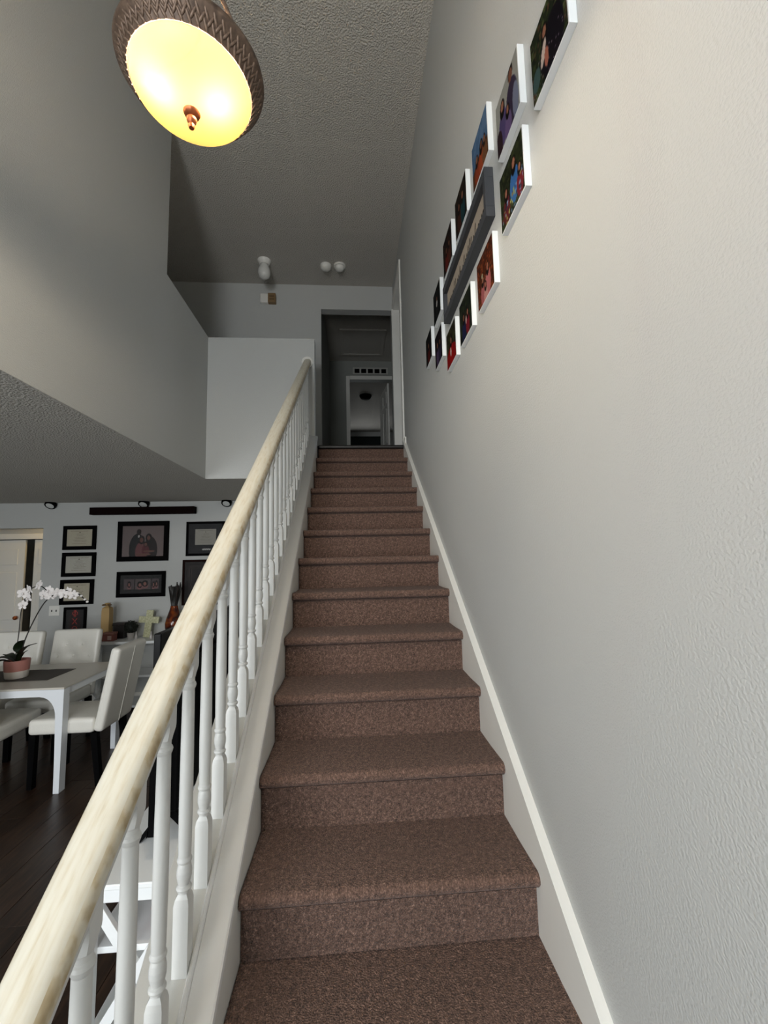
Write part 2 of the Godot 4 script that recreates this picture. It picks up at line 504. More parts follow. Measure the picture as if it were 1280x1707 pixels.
	b.prism([Vector2(0.2, 0), Vector2(0.2, 0.085), Vector2(4.30, 0.625 + 0.682 * 3.30), Vector2(4.30, 2.5), Vector2(1.2, 0.3), Vector2(0.62, 0)], V(XR, 0, 0), V(0, 0, -1), V(0, 1, 0), V(XW - XR, 0, 0))
	struct("baseboard_right", b, M.trim)
	# ground outside
	struct("ground_outside", bx(V(-40, -0.5, 2.54), V(40, -0.2, 60)), mat(Color(0.55, 0.55, 0.52), 0.9))

func window(called: String, x0: float, x1: float, y0: float, y1: float, z: float) -> void:
	var b := MB.new()
	var w := 0.05
	b.box(V(x0, y0, z + 0.04), V(x0 + w, y1, z + 0.1)); b.box(V(x1 - w, y0, z + 0.04), V(x1, y1, z + 0.1))
	b.box(V(x0 + w, y0, z + 0.04), V(x1 - w, y0 + w, z + 0.1)); b.box(V(x0 + w, y1 - w, z + 0.04), V(x1 - w, y1, z + 0.1))
	var o := struct(called, b, M.trim)
	obj("pane", bx(V(x0 + w, y0 + w, z + 0.065), V(x1 - w, y1 - w, z + 0.071)), M.pane, o)
	obj("mullion", bx(V((x0 + x1) / 2 - 0.02, y0 + w, z + 0.05), V((x0 + x1) / 2 + 0.02, y1 - w, z + 0.09)), M.trim, o)

# ---------------------------------------------------------------- upper floor
func door_leaf(parent: Node, w: float, h: float, m: Material) -> void:
	# six raised panels on both faces; leaf runs from x 0 to w in its own axes
	obj("leaf", rb(V(0, 0, -0.016), V(w, h, 0.016), 0.002), m, parent)
	var rows := [[0.10, 0.40], [0.46, 0.78], [0.83, 0.94]]
	for r in rows:
		for c in [[0.12, 0.46], [0.54, 0.88]]:
			for s in [-1, 1]:
				var b := MB.new()
				b.rbox(V(w * (c[0] + c[1]) / 2, h * (r[0] + r[1]) / 2, s * 0.019), V(w * (c[1] - c[0]), h * (r[1] - r[0]), 0.012), 0.006, 1)
				obj("panel", b, m, parent)

func upstairs() -> void:
	var b := MB.new()
	# landing floor with its dark nosing at the stair head
	b.box(V(-1.45, UP_FLOOR - 0.02, -5.165), V(XW, UP_FLOOR, -4.22))
	b.box(V(-0.352, UP_FLOOR - 0.34, -4.30), V(XW, UP_FLOOR - 0.02, -4.242))
	b.box(V(-3.2, UP_FLOOR - 0.02, -5.165), V(-1.45, UP_FLOOR, -2.9))
	b.box(V(-1.5, UP_FLOOR - 0.34, -11.7), V(2.8, UP_FLOOR, -5.165))
	b.rbox(V((XL + XR) / 2, UP_FLOOR - 0.016, -4.205), V(XR - XL, 0.036, 0.05), 0.014, 3)
	struct("floor_upper", b, M.dark_floor)
	# far wall with the dark doorway
	b = MB.new()
	b.box(V(-3.2, UP_FLOOR, -5.285), V(-0.358, CEIL, -5.165))
	b.box(V(-0.358, 4.808, -5.285), V(0.535, CEIL, -5.165))
	b.box(V(0.535, UP_FLOOR, -5.285), V(XW, CEIL, -5.165))
	struct("wall_upper_back", b, M.wall)
	# loft sides that close the landing
	b = MB.new()
	b.box(V(-3.32, UP_FLOOR, -5.285), V(-3.2, CEIL, -2.9))
	b.box(V(-3.32, UP_FLOOR, -3.02), V(-1.5, CEIL, -2.9))
	struct("wall_loft", b, M.wall)
	# casing of the doorway in the right wall
	b = MB.new()
	b.rbox(V(XW - 0.008, (UP_FLOOR + 4.885) / 2, -4.345), V(0.018, 4.885 - UP_FLOOR, 0.06), 0.004, 1)
	b.rbox(V(XW - 0.008, 4.85, -4.76), V(0.018, 0.07, 0.78), 0.004, 1)
	var tr := struct("trim_1", b, M.trim)
	obj("jamb", bx(V(XW - 0.02, UP_FLOOR, -5.164), V(XW + 0.13, 4.815, -5.145)), M.trim, tr)
	obj("jamb", bx(V(XW - 0.005, UP_FLOOR, -4.385), V(XW + 0.13, 4.815, -4.37)), M.trim, tr)
	obj("jamb_head", bx(V(XW, 4.80, -5.15), V(XW + 0.13, 4.815, -4.385)), M.trim, tr)
	# a room behind that doorway
	b = MB.new()
	b.box(V(2.0, UP_FLOOR, -5.3), V(2.1, CEIL, -3.0)); b.box(V(XW + 0.13, UP_FLOOR, -3.1), V(2.0, CEIL, -3.0))
	b.box(V(XW + 0.13, UP_FLOOR - 0.1, -5.3), V(2.0, UP_FLOOR, -3.1))
	struct("wall_side_room", b, M.wall)
	# small baseboard end beside the casing
	struct("baseboard_upper", rb(V(XW - 0.014, UP_FLOOR, -4.31), V(XW, UP_FLOOR + 0.09, -4.20), 0.003), M.trim)
	# hallway behind the dark doorway
	var zf := -7.28
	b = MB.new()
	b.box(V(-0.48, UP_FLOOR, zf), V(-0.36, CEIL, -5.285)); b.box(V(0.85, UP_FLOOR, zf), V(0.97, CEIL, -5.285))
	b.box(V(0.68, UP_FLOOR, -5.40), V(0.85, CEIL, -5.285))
	struct("wall_hall_sides", b, M.hall_shaded)
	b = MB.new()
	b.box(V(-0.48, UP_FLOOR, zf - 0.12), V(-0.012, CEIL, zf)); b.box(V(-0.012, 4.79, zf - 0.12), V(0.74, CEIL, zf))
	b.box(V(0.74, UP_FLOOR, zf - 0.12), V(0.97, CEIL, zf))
	struct("wall_hall_end", b, M.hall_shaded)
	b = MB.new()
	b.rbox(V(-0.044, (UP_FLOOR + 4.85) / 2, zf + 0.008), V(0.064, 4.85 - UP_FLOOR, 0.018), 0.004, 1)
	b.rbox(V(0.365, 4.822, zf + 0.008), V(0.75, 0.064, 0.018), 0.004, 1)
	struct("trim_2", b, M.trim)
	var d := snode("door_2")
	d.position = V(0.675, UP_FLOOR + 0.01, zf - 0.14); d.rotation.y = deg_to_rad(97)
	door_leaf(d, 0.72, 1.99, M.trim)
	b = MB.new(); b.ball(V(0.66, 0.95, 0.05), V(0.028, 0.028, 0.03), 10, 6)
	obj("knob", b, M.black, d)
	# attic hatch in the hallway ceiling
	var h := thing("attic_hatch", "attic hatch panel framed with thin trim in the dark hallway ceiling", "hatch", V(0.2, CEIL, -6.62))
	obj("panel", rb(V(-0.30, -0.012, -0.36), V(0.30, 0, 0.36), 0.003), M.ceil, h)
	for s in [-1, 1]:
		obj("frame_strip", rb(V(-0.36, -0.022, s * 0.39 - 0.03), V(0.36, 0, s * 0.39 + 0.03), 0.005), M.ceil, h)
		obj("frame_strip", rb(V(s * 0.33 - 0.03, -0.022, -0.36), V(s * 0.33 + 0.03, 0, 0.36), 0.005), M.ceil, h)
	# return-air vent above the hall door
	var vt := thing("air_vent", "pale air vent with five dark grille fields above the hallway door", "vent", V(0.355, 4.945, zf))
	b = MB.new()
	b.box(V(-0.31, -0.062, 0), V(0.31, -0.04, 0.014)); b.box(V(-0.31, 0.04, 0), V(0.31, 0.062, 0.014))
	for i in 6: b.box(V(-0.31 + i * 0.118, -0.04, 0), V(-0.31 + i * 0.118 + 0.03, 0.04, 0.014))
	obj("frame", b, mat(Color(0.70, 0.70, 0.68), 0.5), vt)
	for i in 5:
		b = MB.new()
		b.box(V(-0.28 + i * 0.118, -0.04, 0), V(-0.192 + i * 0.118, 0.04, 0.003))
		for k in 4: b.box(V(-0.28 + i * 0.118, -0.034 + k * 0.02, 0.003), V(-0.192 + i * 0.118, -0.028 + k * 0.02, 0.009))
		obj("grille", b, M.black, vt)
	# bedroom beyond, daylight from its own window
	b = MB.new()
	b.box(V(-1.5, UP_FLOOR, -11.7), V(-1.38, CEIL, zf - 0.12)); b.box(V(2.7, UP_FLOOR, -11.7), V(2.8, CEIL, zf - 0.12))
	b.box(V(-1.5, UP_FLOOR, zf - 0.12), V(-0.48, CEIL, zf)); b.box(V(0.97, UP_FLOOR, zf - 0.12), V(2.8, CEIL, zf))
	b.box(V(-1.38, UP_FLOOR, -11.7), V(-0.3, CEIL, -11.6)); b.box(V(0.9, UP_FLOOR, -11.7), V(2.7, CEIL, -11.6))
	b.box(V(-0.3, 4.6, -11.7), V(0.9, CEIL, -11.6)); b.box(V(-0.3, UP_FLOOR, -11.7), V(0.9, 3.7, -11.6))
	struct("wall_bedroom", b, M.wall)
	tag(obj("window_valance", rb(V(-0.4, 4.55, -11.6), V(1.0, 4.98, -11.5), 0.01), mat(Color(0.05, 0.09, 0.085), 0.9)), "dark green window valance in the room beyond the hallway door", "valance")
	b = MB.new()
	b.lathe([Vector2(0, -0.10), Vector2(0.06, -0.09), Vector2(0.11, -0.06), Vector2(0.13, -0.02), Vector2(0.13, 0)], 20)
	tag(obj("ceiling_dome", b, M.black, self, at(V(0.32, CEIL, -8.9))), "dark round ceiling fixture in the room beyond the hallway door", "fixture")
	# fixtures on the ceiling over the landing
	var lm := thing("bulb_holder", "white ceiling lampholder with a bare globe bulb, left of the two detectors", "lamp", V(-0.98, CEIL, -4.74))
	b = MB.new(); b.lathe([Vector2(0.045, -0.05), Vector2(0.055, -0.045), Vector2(0.075, -0.012), Vector2(0.078, 0.0)], 24)
	obj("base", b, M.trim, lm)
	b = MB.new(); b.lathe([Vector2(0, -0.225), Vector2(0.03, -0.22), Vector2(0.055, -0.20), Vector2(0.07, -0.165), Vector2(0.072, -0.13), Vector2(0.06, -0.09), Vector2(0.042, -0.05)], 24)
	obj("globe_bulb", b, mat(Color(0.85, 0.85, 0.83), 0.12), lm)
	b = MB.new(); b.lathe([Vector2(0, -0.062), Vector2(0.03, -0.06), Vector2(0.052, -0.045), Vector2(0.064, -0.02), Vector2(0.066, 0)], 28)
	var sd1 := thing("smoke_detector", "round white domed smoke detector on the landing ceiling, left of the pair", "detector", V(-0.272, CEIL, -4.79))
	obj("dome", b, M.trim, sd1)
	var sd2 := thing("smoke_detector", "round white smoke detector with flat base ring, right of the pair", "detector", V(-0.108, CEIL, -4.785))
	b = MB.new(); b.lathe([Vector2(0.0, -0.02), Vector2(0.066, -0.02), Vector2(0.07, -0.014), Vector2(0.07, 0)], 28)
	obj("base", b, M.trim, sd2)
	b = MB.new(); b.lathe([Vector2(0, -0.068), Vector2(0.03, -0.066), Vector2(0.047, -0.052), Vector2(0.052, -0.02)], 28)
	obj("dome", b, M.trim, sd2)
	# door chime on the far wall
	var ch := thing("door_chime", "small door chime, half white cover and half tan wood, on landing wall", "chime", V(-1.01, 4.915, -5.165))
	obj("white_cover", rb(V(-0.095, -0.062, 0), V(0.0, 0.055, 0.05), 0.006), M.trim, ch)
	var wd := obj("wood_cover", rb(V(0.0, -0.062, 0), V(0.095, 0.06, 0.058), 0.005), mat(Color(0.52, 0.42, 0.29), 0.5), ch)
	for i in 2: obj("groove", rb(V(0.018, -0.03 + i * 0.04, 0.058), V(0.078, -0.018 + i * 0.04, 0.062), 0.002), mat(Color(0.36, 0.27, 0.18), 0.5), wd)

# ---------------------------------------------------------------- stairs
func stairs() -> void:
	var st := thing("staircase", "straight staircase of brown carpeted steps rising to the landing", "staircase")
	for k in range(-3, 11):
		var yt := 0.745 + RISE * k
		var yb := yt - RISE
		var zn := -1.306 - RUN * k
		# outline in (distance, height): riser, rounded nosing, tread
		var p := [Vector2(0.034, yb), Vector2(0.034, yt - 0.052), Vector2(0.044, yt - 0.046), Vector2(0.010, yt - 0.039)]
		for i in 7:
			var a := lerpf(-0.42, 0.5, i / 6.0) * PI
			p.append(Vector2(0.020 - 0.020 * cos(a), yt - 0.020 + 0.020 * sin(a)))
		p.append_array([Vector2(RUN * 0.6, yt - 0.003), Vector2(RUN + 0.06, yt), Vector2(RUN + 0.06, yb)])
		var b := MB.new()
		b.prism(p, V(XL, 0, zn), V(0, 0, -1), V(0, 1, 0), V(XR - XL, 0, 0), 0.6)
		obj("carpeted_step", b, M.carpet, st)
	obj("top_riser", bx(V(XL, 0.745 + RISE * 10, -4.242), V(XR, UP_FLOOR - 0.03, -4.222)), M.carpet, st)

# ---------------------------------------------------------------- railing
func railing() -> void:
	var r := thing("stair_railing", "white stair railing with turned balusters and a worn cream handrail", "railing")
	# sloping cap of the curb: broad board, bead moulding, baluster plate
	var z0 := -0.40
	var z1 := -4.1
	var dir := V(0, cap_y(z1) - cap_y(z0), z1 - z0)
	var o := V(0, cap_y(z0), z0)
	var upn := V(0, 1, 0)
	var b := MB.new()
	b.prism([Vector2(-0.388, -0.03), Vector2(-0.388, -0.002), Vector2(-0.386, 0.0), Vector2(-0.328, 0.0), Vector2(-0.324, -0.004), Vector2(-0.324, -0.03)], o, V(1, 0, 0), upn, dir)
	obj("cap_board", b, M.cap, r)
	b = MB.new()
	b.prism([Vector2(-0.401, -0.01), Vector2(-0.401, 0.006), Vector2(-0.398, 0.009), Vector2(-0.394, 0.009), Vector2(-0.391, 0.004), Vector2(-0.388, -0.003), Vector2(-0.388, -0.01)], o, V(1, 0, 0), upn, dir)
	obj("bead_moulding", b, M.cap, r)
	b = MB.new()
	b.prism([Vector2(-0.515, -0.035), Vector2(-0.515, -0.004), Vector2(-0.512, -0.001), Vector2(-0.401, -0.001), Vector2(-0.401, -0.035)], o, V(1, 0, 0), upn, dir)
	obj("baluster_plate", b, M.trim, r)
	b = MB.new()
	b.prism([Vector2(-0.520, -0.24), Vector2(-0.520, -0.03), Vector2(-0.505, -0.03), Vector2(-0.505, -0.24)], o, V(1, 0, 0), upn, dir)
	obj("outer_skirt", b, M.trim, r)
	# handrail
	var d2 := V(0, rail_y(z1) - rail_y(-0.36), z1 + 0.36)
	var nrm := V(0, d2.z, -d2.y).normalized()
	if nrm.y < 0: nrm = -nrm
	var prof := [Vector2(-0.022, -0.050), Vector2(-0.024, -0.046), Vector2(-0.034, -0.043), Vector2(-0.036, -0.036), Vector2(-0.0355, -0.024), Vector2(-0.033, -0.014), Vector2(-0.028, -0.0065), Vector2(-0.020, -0.002), Vector2(-0.010, 0.0)]
	for i in range(prof.size() - 1, -1, -1): prof.append(Vector2(-prof[i].x, prof[i].y))
	b = MB.new()
	b.prism(prof, V(-0.42, rail_y(-0.36), -0.36), V(1, 0, 0), nrm, d2, 0.5)
	var hr := obj("handrail", b, M.rail, r)
	b = MB.new()
	b.prism([Vector2(-0.0255, -0.066), Vector2(-0.027, -0.064), Vector2(-0.027, -0.053), Vector2(-0.0255, -0.0505), Vector2(-0.020, -0.049), Vector2(0.020, -0.049), Vector2(0.0255, -0.0505), Vector2(0.027, -0.053), Vector2(0.027, -0.064), Vector2(0.0255, -0.066)], V(-0.42, rail_y(-0.36), -0.36), V(1, 0, 0), nrm, d2, 0.5)
	obj("rail_fillet", b, M.bal, hr)
	for s in [-1, 1]:
		b = MB.new()
		var band := [Vector2(0.0362, -0.036), Vector2(0.0358, -0.024), Vector2(0.0333, -0.0139), Vector2(0.0306, -0.0103), Vector2(0.0290, -0.0110), Vector2(0.031, -0.016), Vector2(0.033, -0.026), Vector2(0.033, -0.036)]
		for i in band.size(): band[i].x *= s
		b.prism(band, V(-0.42, rail_y(-0.36), -0.36), V(1, 0, 0), nrm, d2, 0.5)
		obj("worn_edge", b, M.worn, hr)
	b = MB.new()
	b.lathe([Vector2(0.0, 0.012), Vector2(0.05, 0.012), Vector2(0.056, 0.006), Vector2(0.058, 0.0)], 28)
	obj("rosette", b, M.trim, r, Transform3D(Basis(Vector3.RIGHT, PI / 2), V(-0.422, rail_y(-4.1) - 0.035, -4.1)))
	# turned balusters, two to a step
	b = MB.new()
	var s := 0.0175
	b.loft([[-0.02, s, 1.0], [0.142, s, 1.0], [0.155, s * 0.92, 0.75], [0.164, s * 0.72, 0.3], [0.168, 0.0125, 0.0], [0.171, 0.0165, 0.0], [0.175, 0.018, 0.0], [0.179, 0.0165, 0.0], [0.182, 0.0125, 0.0],
		[0.188, 0.0145, 0.0], [0.200, 0.0172, 0.0], [0.212, 0.0175, 0.0], [0.224, 0.0155, 0.0], [0.230, 0.0135, 0.0], [0.233, 0.0165, 0.0], [0.237, 0.0175, 0.0], [0.241, 0.0165, 0.0], [0.244, 0.0145, 0.0],
		[0.26, 0.0150, 0.0], [0.36, 0.0160, 0.0], [0.50, 0.0154, 0.0], [0.636, 0.0142, 0.0], [0.641, 0.0165, 0.0], [0.647, 0.018, 0.0], [0.652, 0.0165, 0.0], [0.655, 0.0140, 0.0], [0.664, 0.0142, 0.0], [0.667, 0.0155, 0.1],
		[0.676, 0.0165, 0.55], [0.688, 0.0175, 0.9], [0.695, s, 1.0], [0.755, s, 1.0]], 24)
	var bm := b.mesh()
	var z := -1.142 - 0.0175 + 0.1355 * 5
	while z > -4.06:
		inst("baluster", bm, M.bal, r, at(V(-0.4195, cap_y(z) - 0.001, z)))
		z -= 0.1355
	b = MB.new()
	b.loft([[0, 0.045, 1.0], [0.32, 0.045, 1.0], [0.36, 0.03, 0.1], [0.42, 0.036, 0.0], [0.78, 0.03, 0.0], [0.8, 0.04, 0.0], [0.84, 0.045, 1.0], [1.06, 0.045, 1.0], [1.08, 0.03, 0.3], [1.1, 0.0, 0.0]], 24)
	obj("newel_post", b, M.bal, r, at(V(-0.42, 0, -0.34)))

# ---------------------------------------------------------------- canvases on the right wall
func wall_prints() -> void:
	var hair := Color(0.07, 0.05, 0.045)
	var skin := Color(0.62, 0.42, 0.33)
	var s2 := Color(0.48, 0.31, 0.24)
	# far z edge, bottom y, label
	var spots := [
		[1.065, 2.933, "largest-looking canvas print at the top, green garden with pale sleeve and dotted dress"],
		[1.350, 3.055, "canvas print of purple-clad people on a pale grey background, second of the upper row"],
		[1.640, 3.195, "canvas print with blue sky over people in orange, third of the upper row"],
		[1.945, 3.213, "dark brown and teal canvas print above the middle of the grey sign"],
		[2.233, 3.212, "dark reddish canvas print above the far half of the grey sign"],
		[2.547, 3.105, "nearly black canvas print with one white figure, just past the grey sign"],
		[2.853, 2.972, "farthest small canvas print, dark with a red patch, at the end of the group"],
		[2.545, 2.822, "canvas print with violet clothes below the nearly black one"],
		[2.233, 2.675, "canvas print with a bright red dress under the far end of the sign"],
		[1.945, 2.668, "dark green canvas print with red and blue clothes under the grey sign"],
		[1.648, 2.666, "canvas print of rusty autumn leaves and pink clothes under the near sign end"],
		[1.350, 2.774, "canvas print of a woman in blue before greenery, lowest of the near column"]]
	for i in spots.size():
		var im := blank(128, 128, Color(0.1, 0.1, 0.08))
		match i:
			0:
				im.fill(Color(0.13, 0.16, 0.10)); speckle(im, [Color(0.2, 0.24, 0.13), Color(0.08, 0.1, 0.07), Color(0.32, 0.34, 0.2), Color(0.3, 0.22, 0.15)], 240, 0.035, 1)
				dab(im, 0.62, 0.75, 0.30, 0.45, Color(0.07, 0.05, 0.08)); figure(im, 0.42, 0.30, 0.55, hair, skin, Color(0.07, 0.055, 0.085))
				speckle(im, [Color(0.55, 0.5, 0.55), Color(0.07, 0.05, 0.08)], 90, 0.010, 2, 0.55, 1.0)
				dab(im, 0.36, 0.58, 0.07, 0.16, Color(0.86, 0.78, 0.72), 0.06); dab(im, 0.44, 0.72, 0.06, 0.14, Color(0.70, 0.42, 0.34)); dab(im, 0.13, 0.72, 0.12, 0.16, Color(0.25, 0.34, 0.33))
			1:
				im.fill(Color(0.60, 0.60, 0.58)); figure(im, 0.30, 0.25, 0.65, hair, skin, Color(0.34, 0.29, 0.46)); figure(im, 0.70, 0.12, 0.8, hair, s2, Color(0.23, 0.19, 0.27), false); figure(im, 0.52, 0.55, 0.5, hair, skin, Color(0.44, 0.36, 0.52)); dab(im, 0.1, 0.85, 0.15, 0.3, Color(0.2, 0.13, 0.15)); dab(im, 0.85, 0.75, 0.12, 0.3, Color(0.5, 0.52, 0.6))
			2:
				im.fill(Color(0.30, 0.42, 0.56)); speckle(im, [Color(0.36, 0.47, 0.6)], 20, 0.08, 3, 0.0, 0.5); dab(im, 0.5, 1.0, 0.8, 0.45, Color(0.33, 0.20, 0.12)); figure(im, 0.3, 0.5, 0.55, hair, skin, Color(0.55, 0.23, 0.13)); figure(im, 0.6, 0.45, 0.6, hair, s2, Color(0.62, 0.28, 0.16)); figure(im, 0.8, 0.52, 0.5, hair, skin, Color(0.45, 0.3, 0.2))
			3:
				im.fill(Color(0.13, 0.10, 0.085)); speckle(im, [Color(0.2, 0.15, 0.11), Color(0.08, 0.07, 0.06)], 120, 0.04, 4); figure(im, 0.35, 0.35, 0.6, hair, s2, Color(0.28, 0.16, 0.12)); figure(im, 0.68, 0.3, 0.65, hair, skin, Color(0.12, 0.24, 0.26))
			4:
				im.fill(Color(0.14, 0.10, 0.09)); speckle(im, [Color(0.24, 0.12, 0.08), Color(0.08, 0.06, 0.06)], 120, 0.045, 5); figure(im, 0.4, 0.4, 0.6, hair, s2, Color(0.42, 0.14, 0.11)); figure(im, 0.72, 0.42, 0.5, hair, skin, Color(0.36, 0.2, 0.15))
			5:
				im.fill(Color(0.05, 0.05, 0.05)); figure(im, 0.5, 0.35, 0.6, hair, s2, Color(0.12, 0.12, 0.12)); dab(im, 0.5, 0.5, 0.10, 0.10, Color(0.75, 0.74, 0.72))
			6:
				im.fill(Color(0.06, 0.055, 0.055)); figure(im, 0.5, 0.4, 0.6, hair, skin, Color(0.38, 0.1, 0.09))
			7:
				im.fill(Color(0.11, 0.08, 0.10)); figure(im, 0.35, 0.35, 0.6, hair, skin, Color(0.30, 0.24, 0.36)); figure(im, 0.7, 0.4, 0.55, hair, s2, Color(0.17, 0.15, 0.24))
			8:
				im.fill(Color(0.17, 0.14, 0.09)); speckle(im, [Color(0.22, 0.22, 0.12), Color(0.12, 0.1, 0.07)], 90, 0.05, 6, 0.0, 0.5); dab(im, 0.5, 0.9, 0.6, 0.4, Color(0.52, 0.07, 0.07)); figure(im, 0.5, 0.35, 0.6, hair, skin, Color(0.6, 0.08, 0.08)); dab(im, 0.45, 0.66, 0.06, 0.12, Color(0.85, 0.8, 0.76))
			9:
				im.fill(Color(0.12, 0.14, 0.10)); speckle(im, [Color(0.18, 0.2, 0.13), Color(0.08, 0.09, 0.08)], 140, 0.04, 7); figure(im, 0.35, 0.45, 0.55, hair, s2, Color(0.12, 0.13, 0.26)); figure(im, 0.68, 0.48, 0.5, hair, skin, Color(0.45, 0.12, 0.16)); dab(im, 0.55, 0.62, 0.05, 0.1, Color(0.75, 0.6, 0.6))
			10:
				im.fill(Color(0.28, 0.13, 0.08)); speckle(im, [Color(0.42, 0.17, 0.09), Color(0.18, 0.08, 0.06), Color(0.5, 0.26, 0.14)], 260, 0.03, 8); figure(im, 0.35, 0.5, 0.5, hair, skin, Color(0.62, 0.36, 0.36)); figure(im, 0.66, 0.42, 0.55, hair, skin, Color(0.7, 0.42, 0.42)); dab(im, 0.32, 0.42, 0.05, 0.05, Color(0.6, 0.62, 0.5)); figure(im, 0.5, 0.7, 0.4, hair, skin, Color(0.75, 0.55, 0.52))
			11:
				im.fill(Color(0.16, 0.18, 0.11)); speckle(im, [Color(0.22, 0.24, 0.14), Color(0.11, 0.12, 0.08)], 160, 0.045, 9); figure(im, 0.62, 0.22, 0.62, hair, skin, Color(0.22, 0.40, 0.62)); figure(im, 0.26, 0.45, 0.5, hair, skin, Color(0.35, 0.13, 0.15)); figure(im, 0.84, 0.5, 0.45, hair, skin, Color(0.45, 0.14, 0.17)); speckle(im, [Color(0.5, 0.6, 0.72), Color(0.62, 0.62, 0.35), Color(0.4, 0.14, 0.16), Color(0.12, 0.14, 0.22)], 50, 0.03, 10, 0.62, 1.0)
		soften(im, 0.36)
		var s = spots[i]
		var o := thing("canvas_print", s[2], "picture", V(XW, s[1], -s[0]), 0.0, "square canvas prints on the stair wall")
		obj("frame", rb(V(-0.021, 0, 0), V(0, 0.205, 0.205), 0.0015), M.white, o)
		obj("print", card(V(-0.0214, 0.003, 0.003), V(-0.0214, 0.003, 0.200), V(-0.0214, 0.202, 0.200), V(-0.0214, 0.202, 0.003), Vector3.LEFT), print_mat(im, 0.5), o)
	# grey framed sign with handwriting
	var sg := thing("framed_sign", "long grey framed sign with handwritten script amid the canvas prints", "sign", V(XW, 2.942, -2.215))
	var L := 0.758
	var H := 0.205
	var D := 0.036
	var w := 0.042
	obj("frame_rail", rb(V(-D, 0, 0), V(0, w, L), 0.002), M.grey_frame, sg)
	obj("frame_rail", rb(V(-D, H - w, 0), V(0, H, L), 0.002), M.grey_frame, sg)
	obj("frame_stile", rb(V(-D, w, 0), V(0, H - w, w * 0.6), 0.002), M.grey_frame, sg)
	obj("frame_stile", rb(V(-D, w, L - w * 0.6), V(0, H - w, L), 0.002), M.grey_frame, sg)
	var pm := blank(384, 72, Color(0.76, 0.70, 0.63))
	var rng := RandomNumberGenerator.new()
	rng.seed = 5
	for wd in [[24, 92], [110, 150], [168, 250], [268, 358]]:
		var px: float = wd[0]
		while px < wd[1]:
			var tall := rng.randf() < 0.3
			var amp := rng.randf_range(28.0, 38.0) if tall else rng.randf_range(11.0, 17.0)
			var ln := rng.randf_range(8, 16)
			for k in 70:
				var t := k / 70.0
				var lx := px + ln * t + 4.0 * sin(t * TAU) + amp * 0.22 * (0.5 - 0.5 * cos(t * TAU))
				var yy := 54.0 - amp * (0.5 - 0.5 * cos(t * TAU))
				dab(pm, lx / 384.0, yy / 72.0, 0.003 + 0.003 * absf(sin(t * PI)), 0.02, Color(0.17, 0.15, 0.14))
			px += ln
	obj("panel", rb(V(-0.016, w, w * 0.6), V(-0.002, H - w, L - w * 0.6), 0.001), mat(Color(0.76, 0.70, 0.63), 0.8), sg)
	obj("script", card(V(-0.0164, w, w * 0.6), V(-0.0164, w, L - w * 0.6), V(-0.0164, H - w, L - w * 0.6), V(-0.0164, H - w, w * 0.6), Vector3.LEFT), print_mat(pm, 0.8), sg)

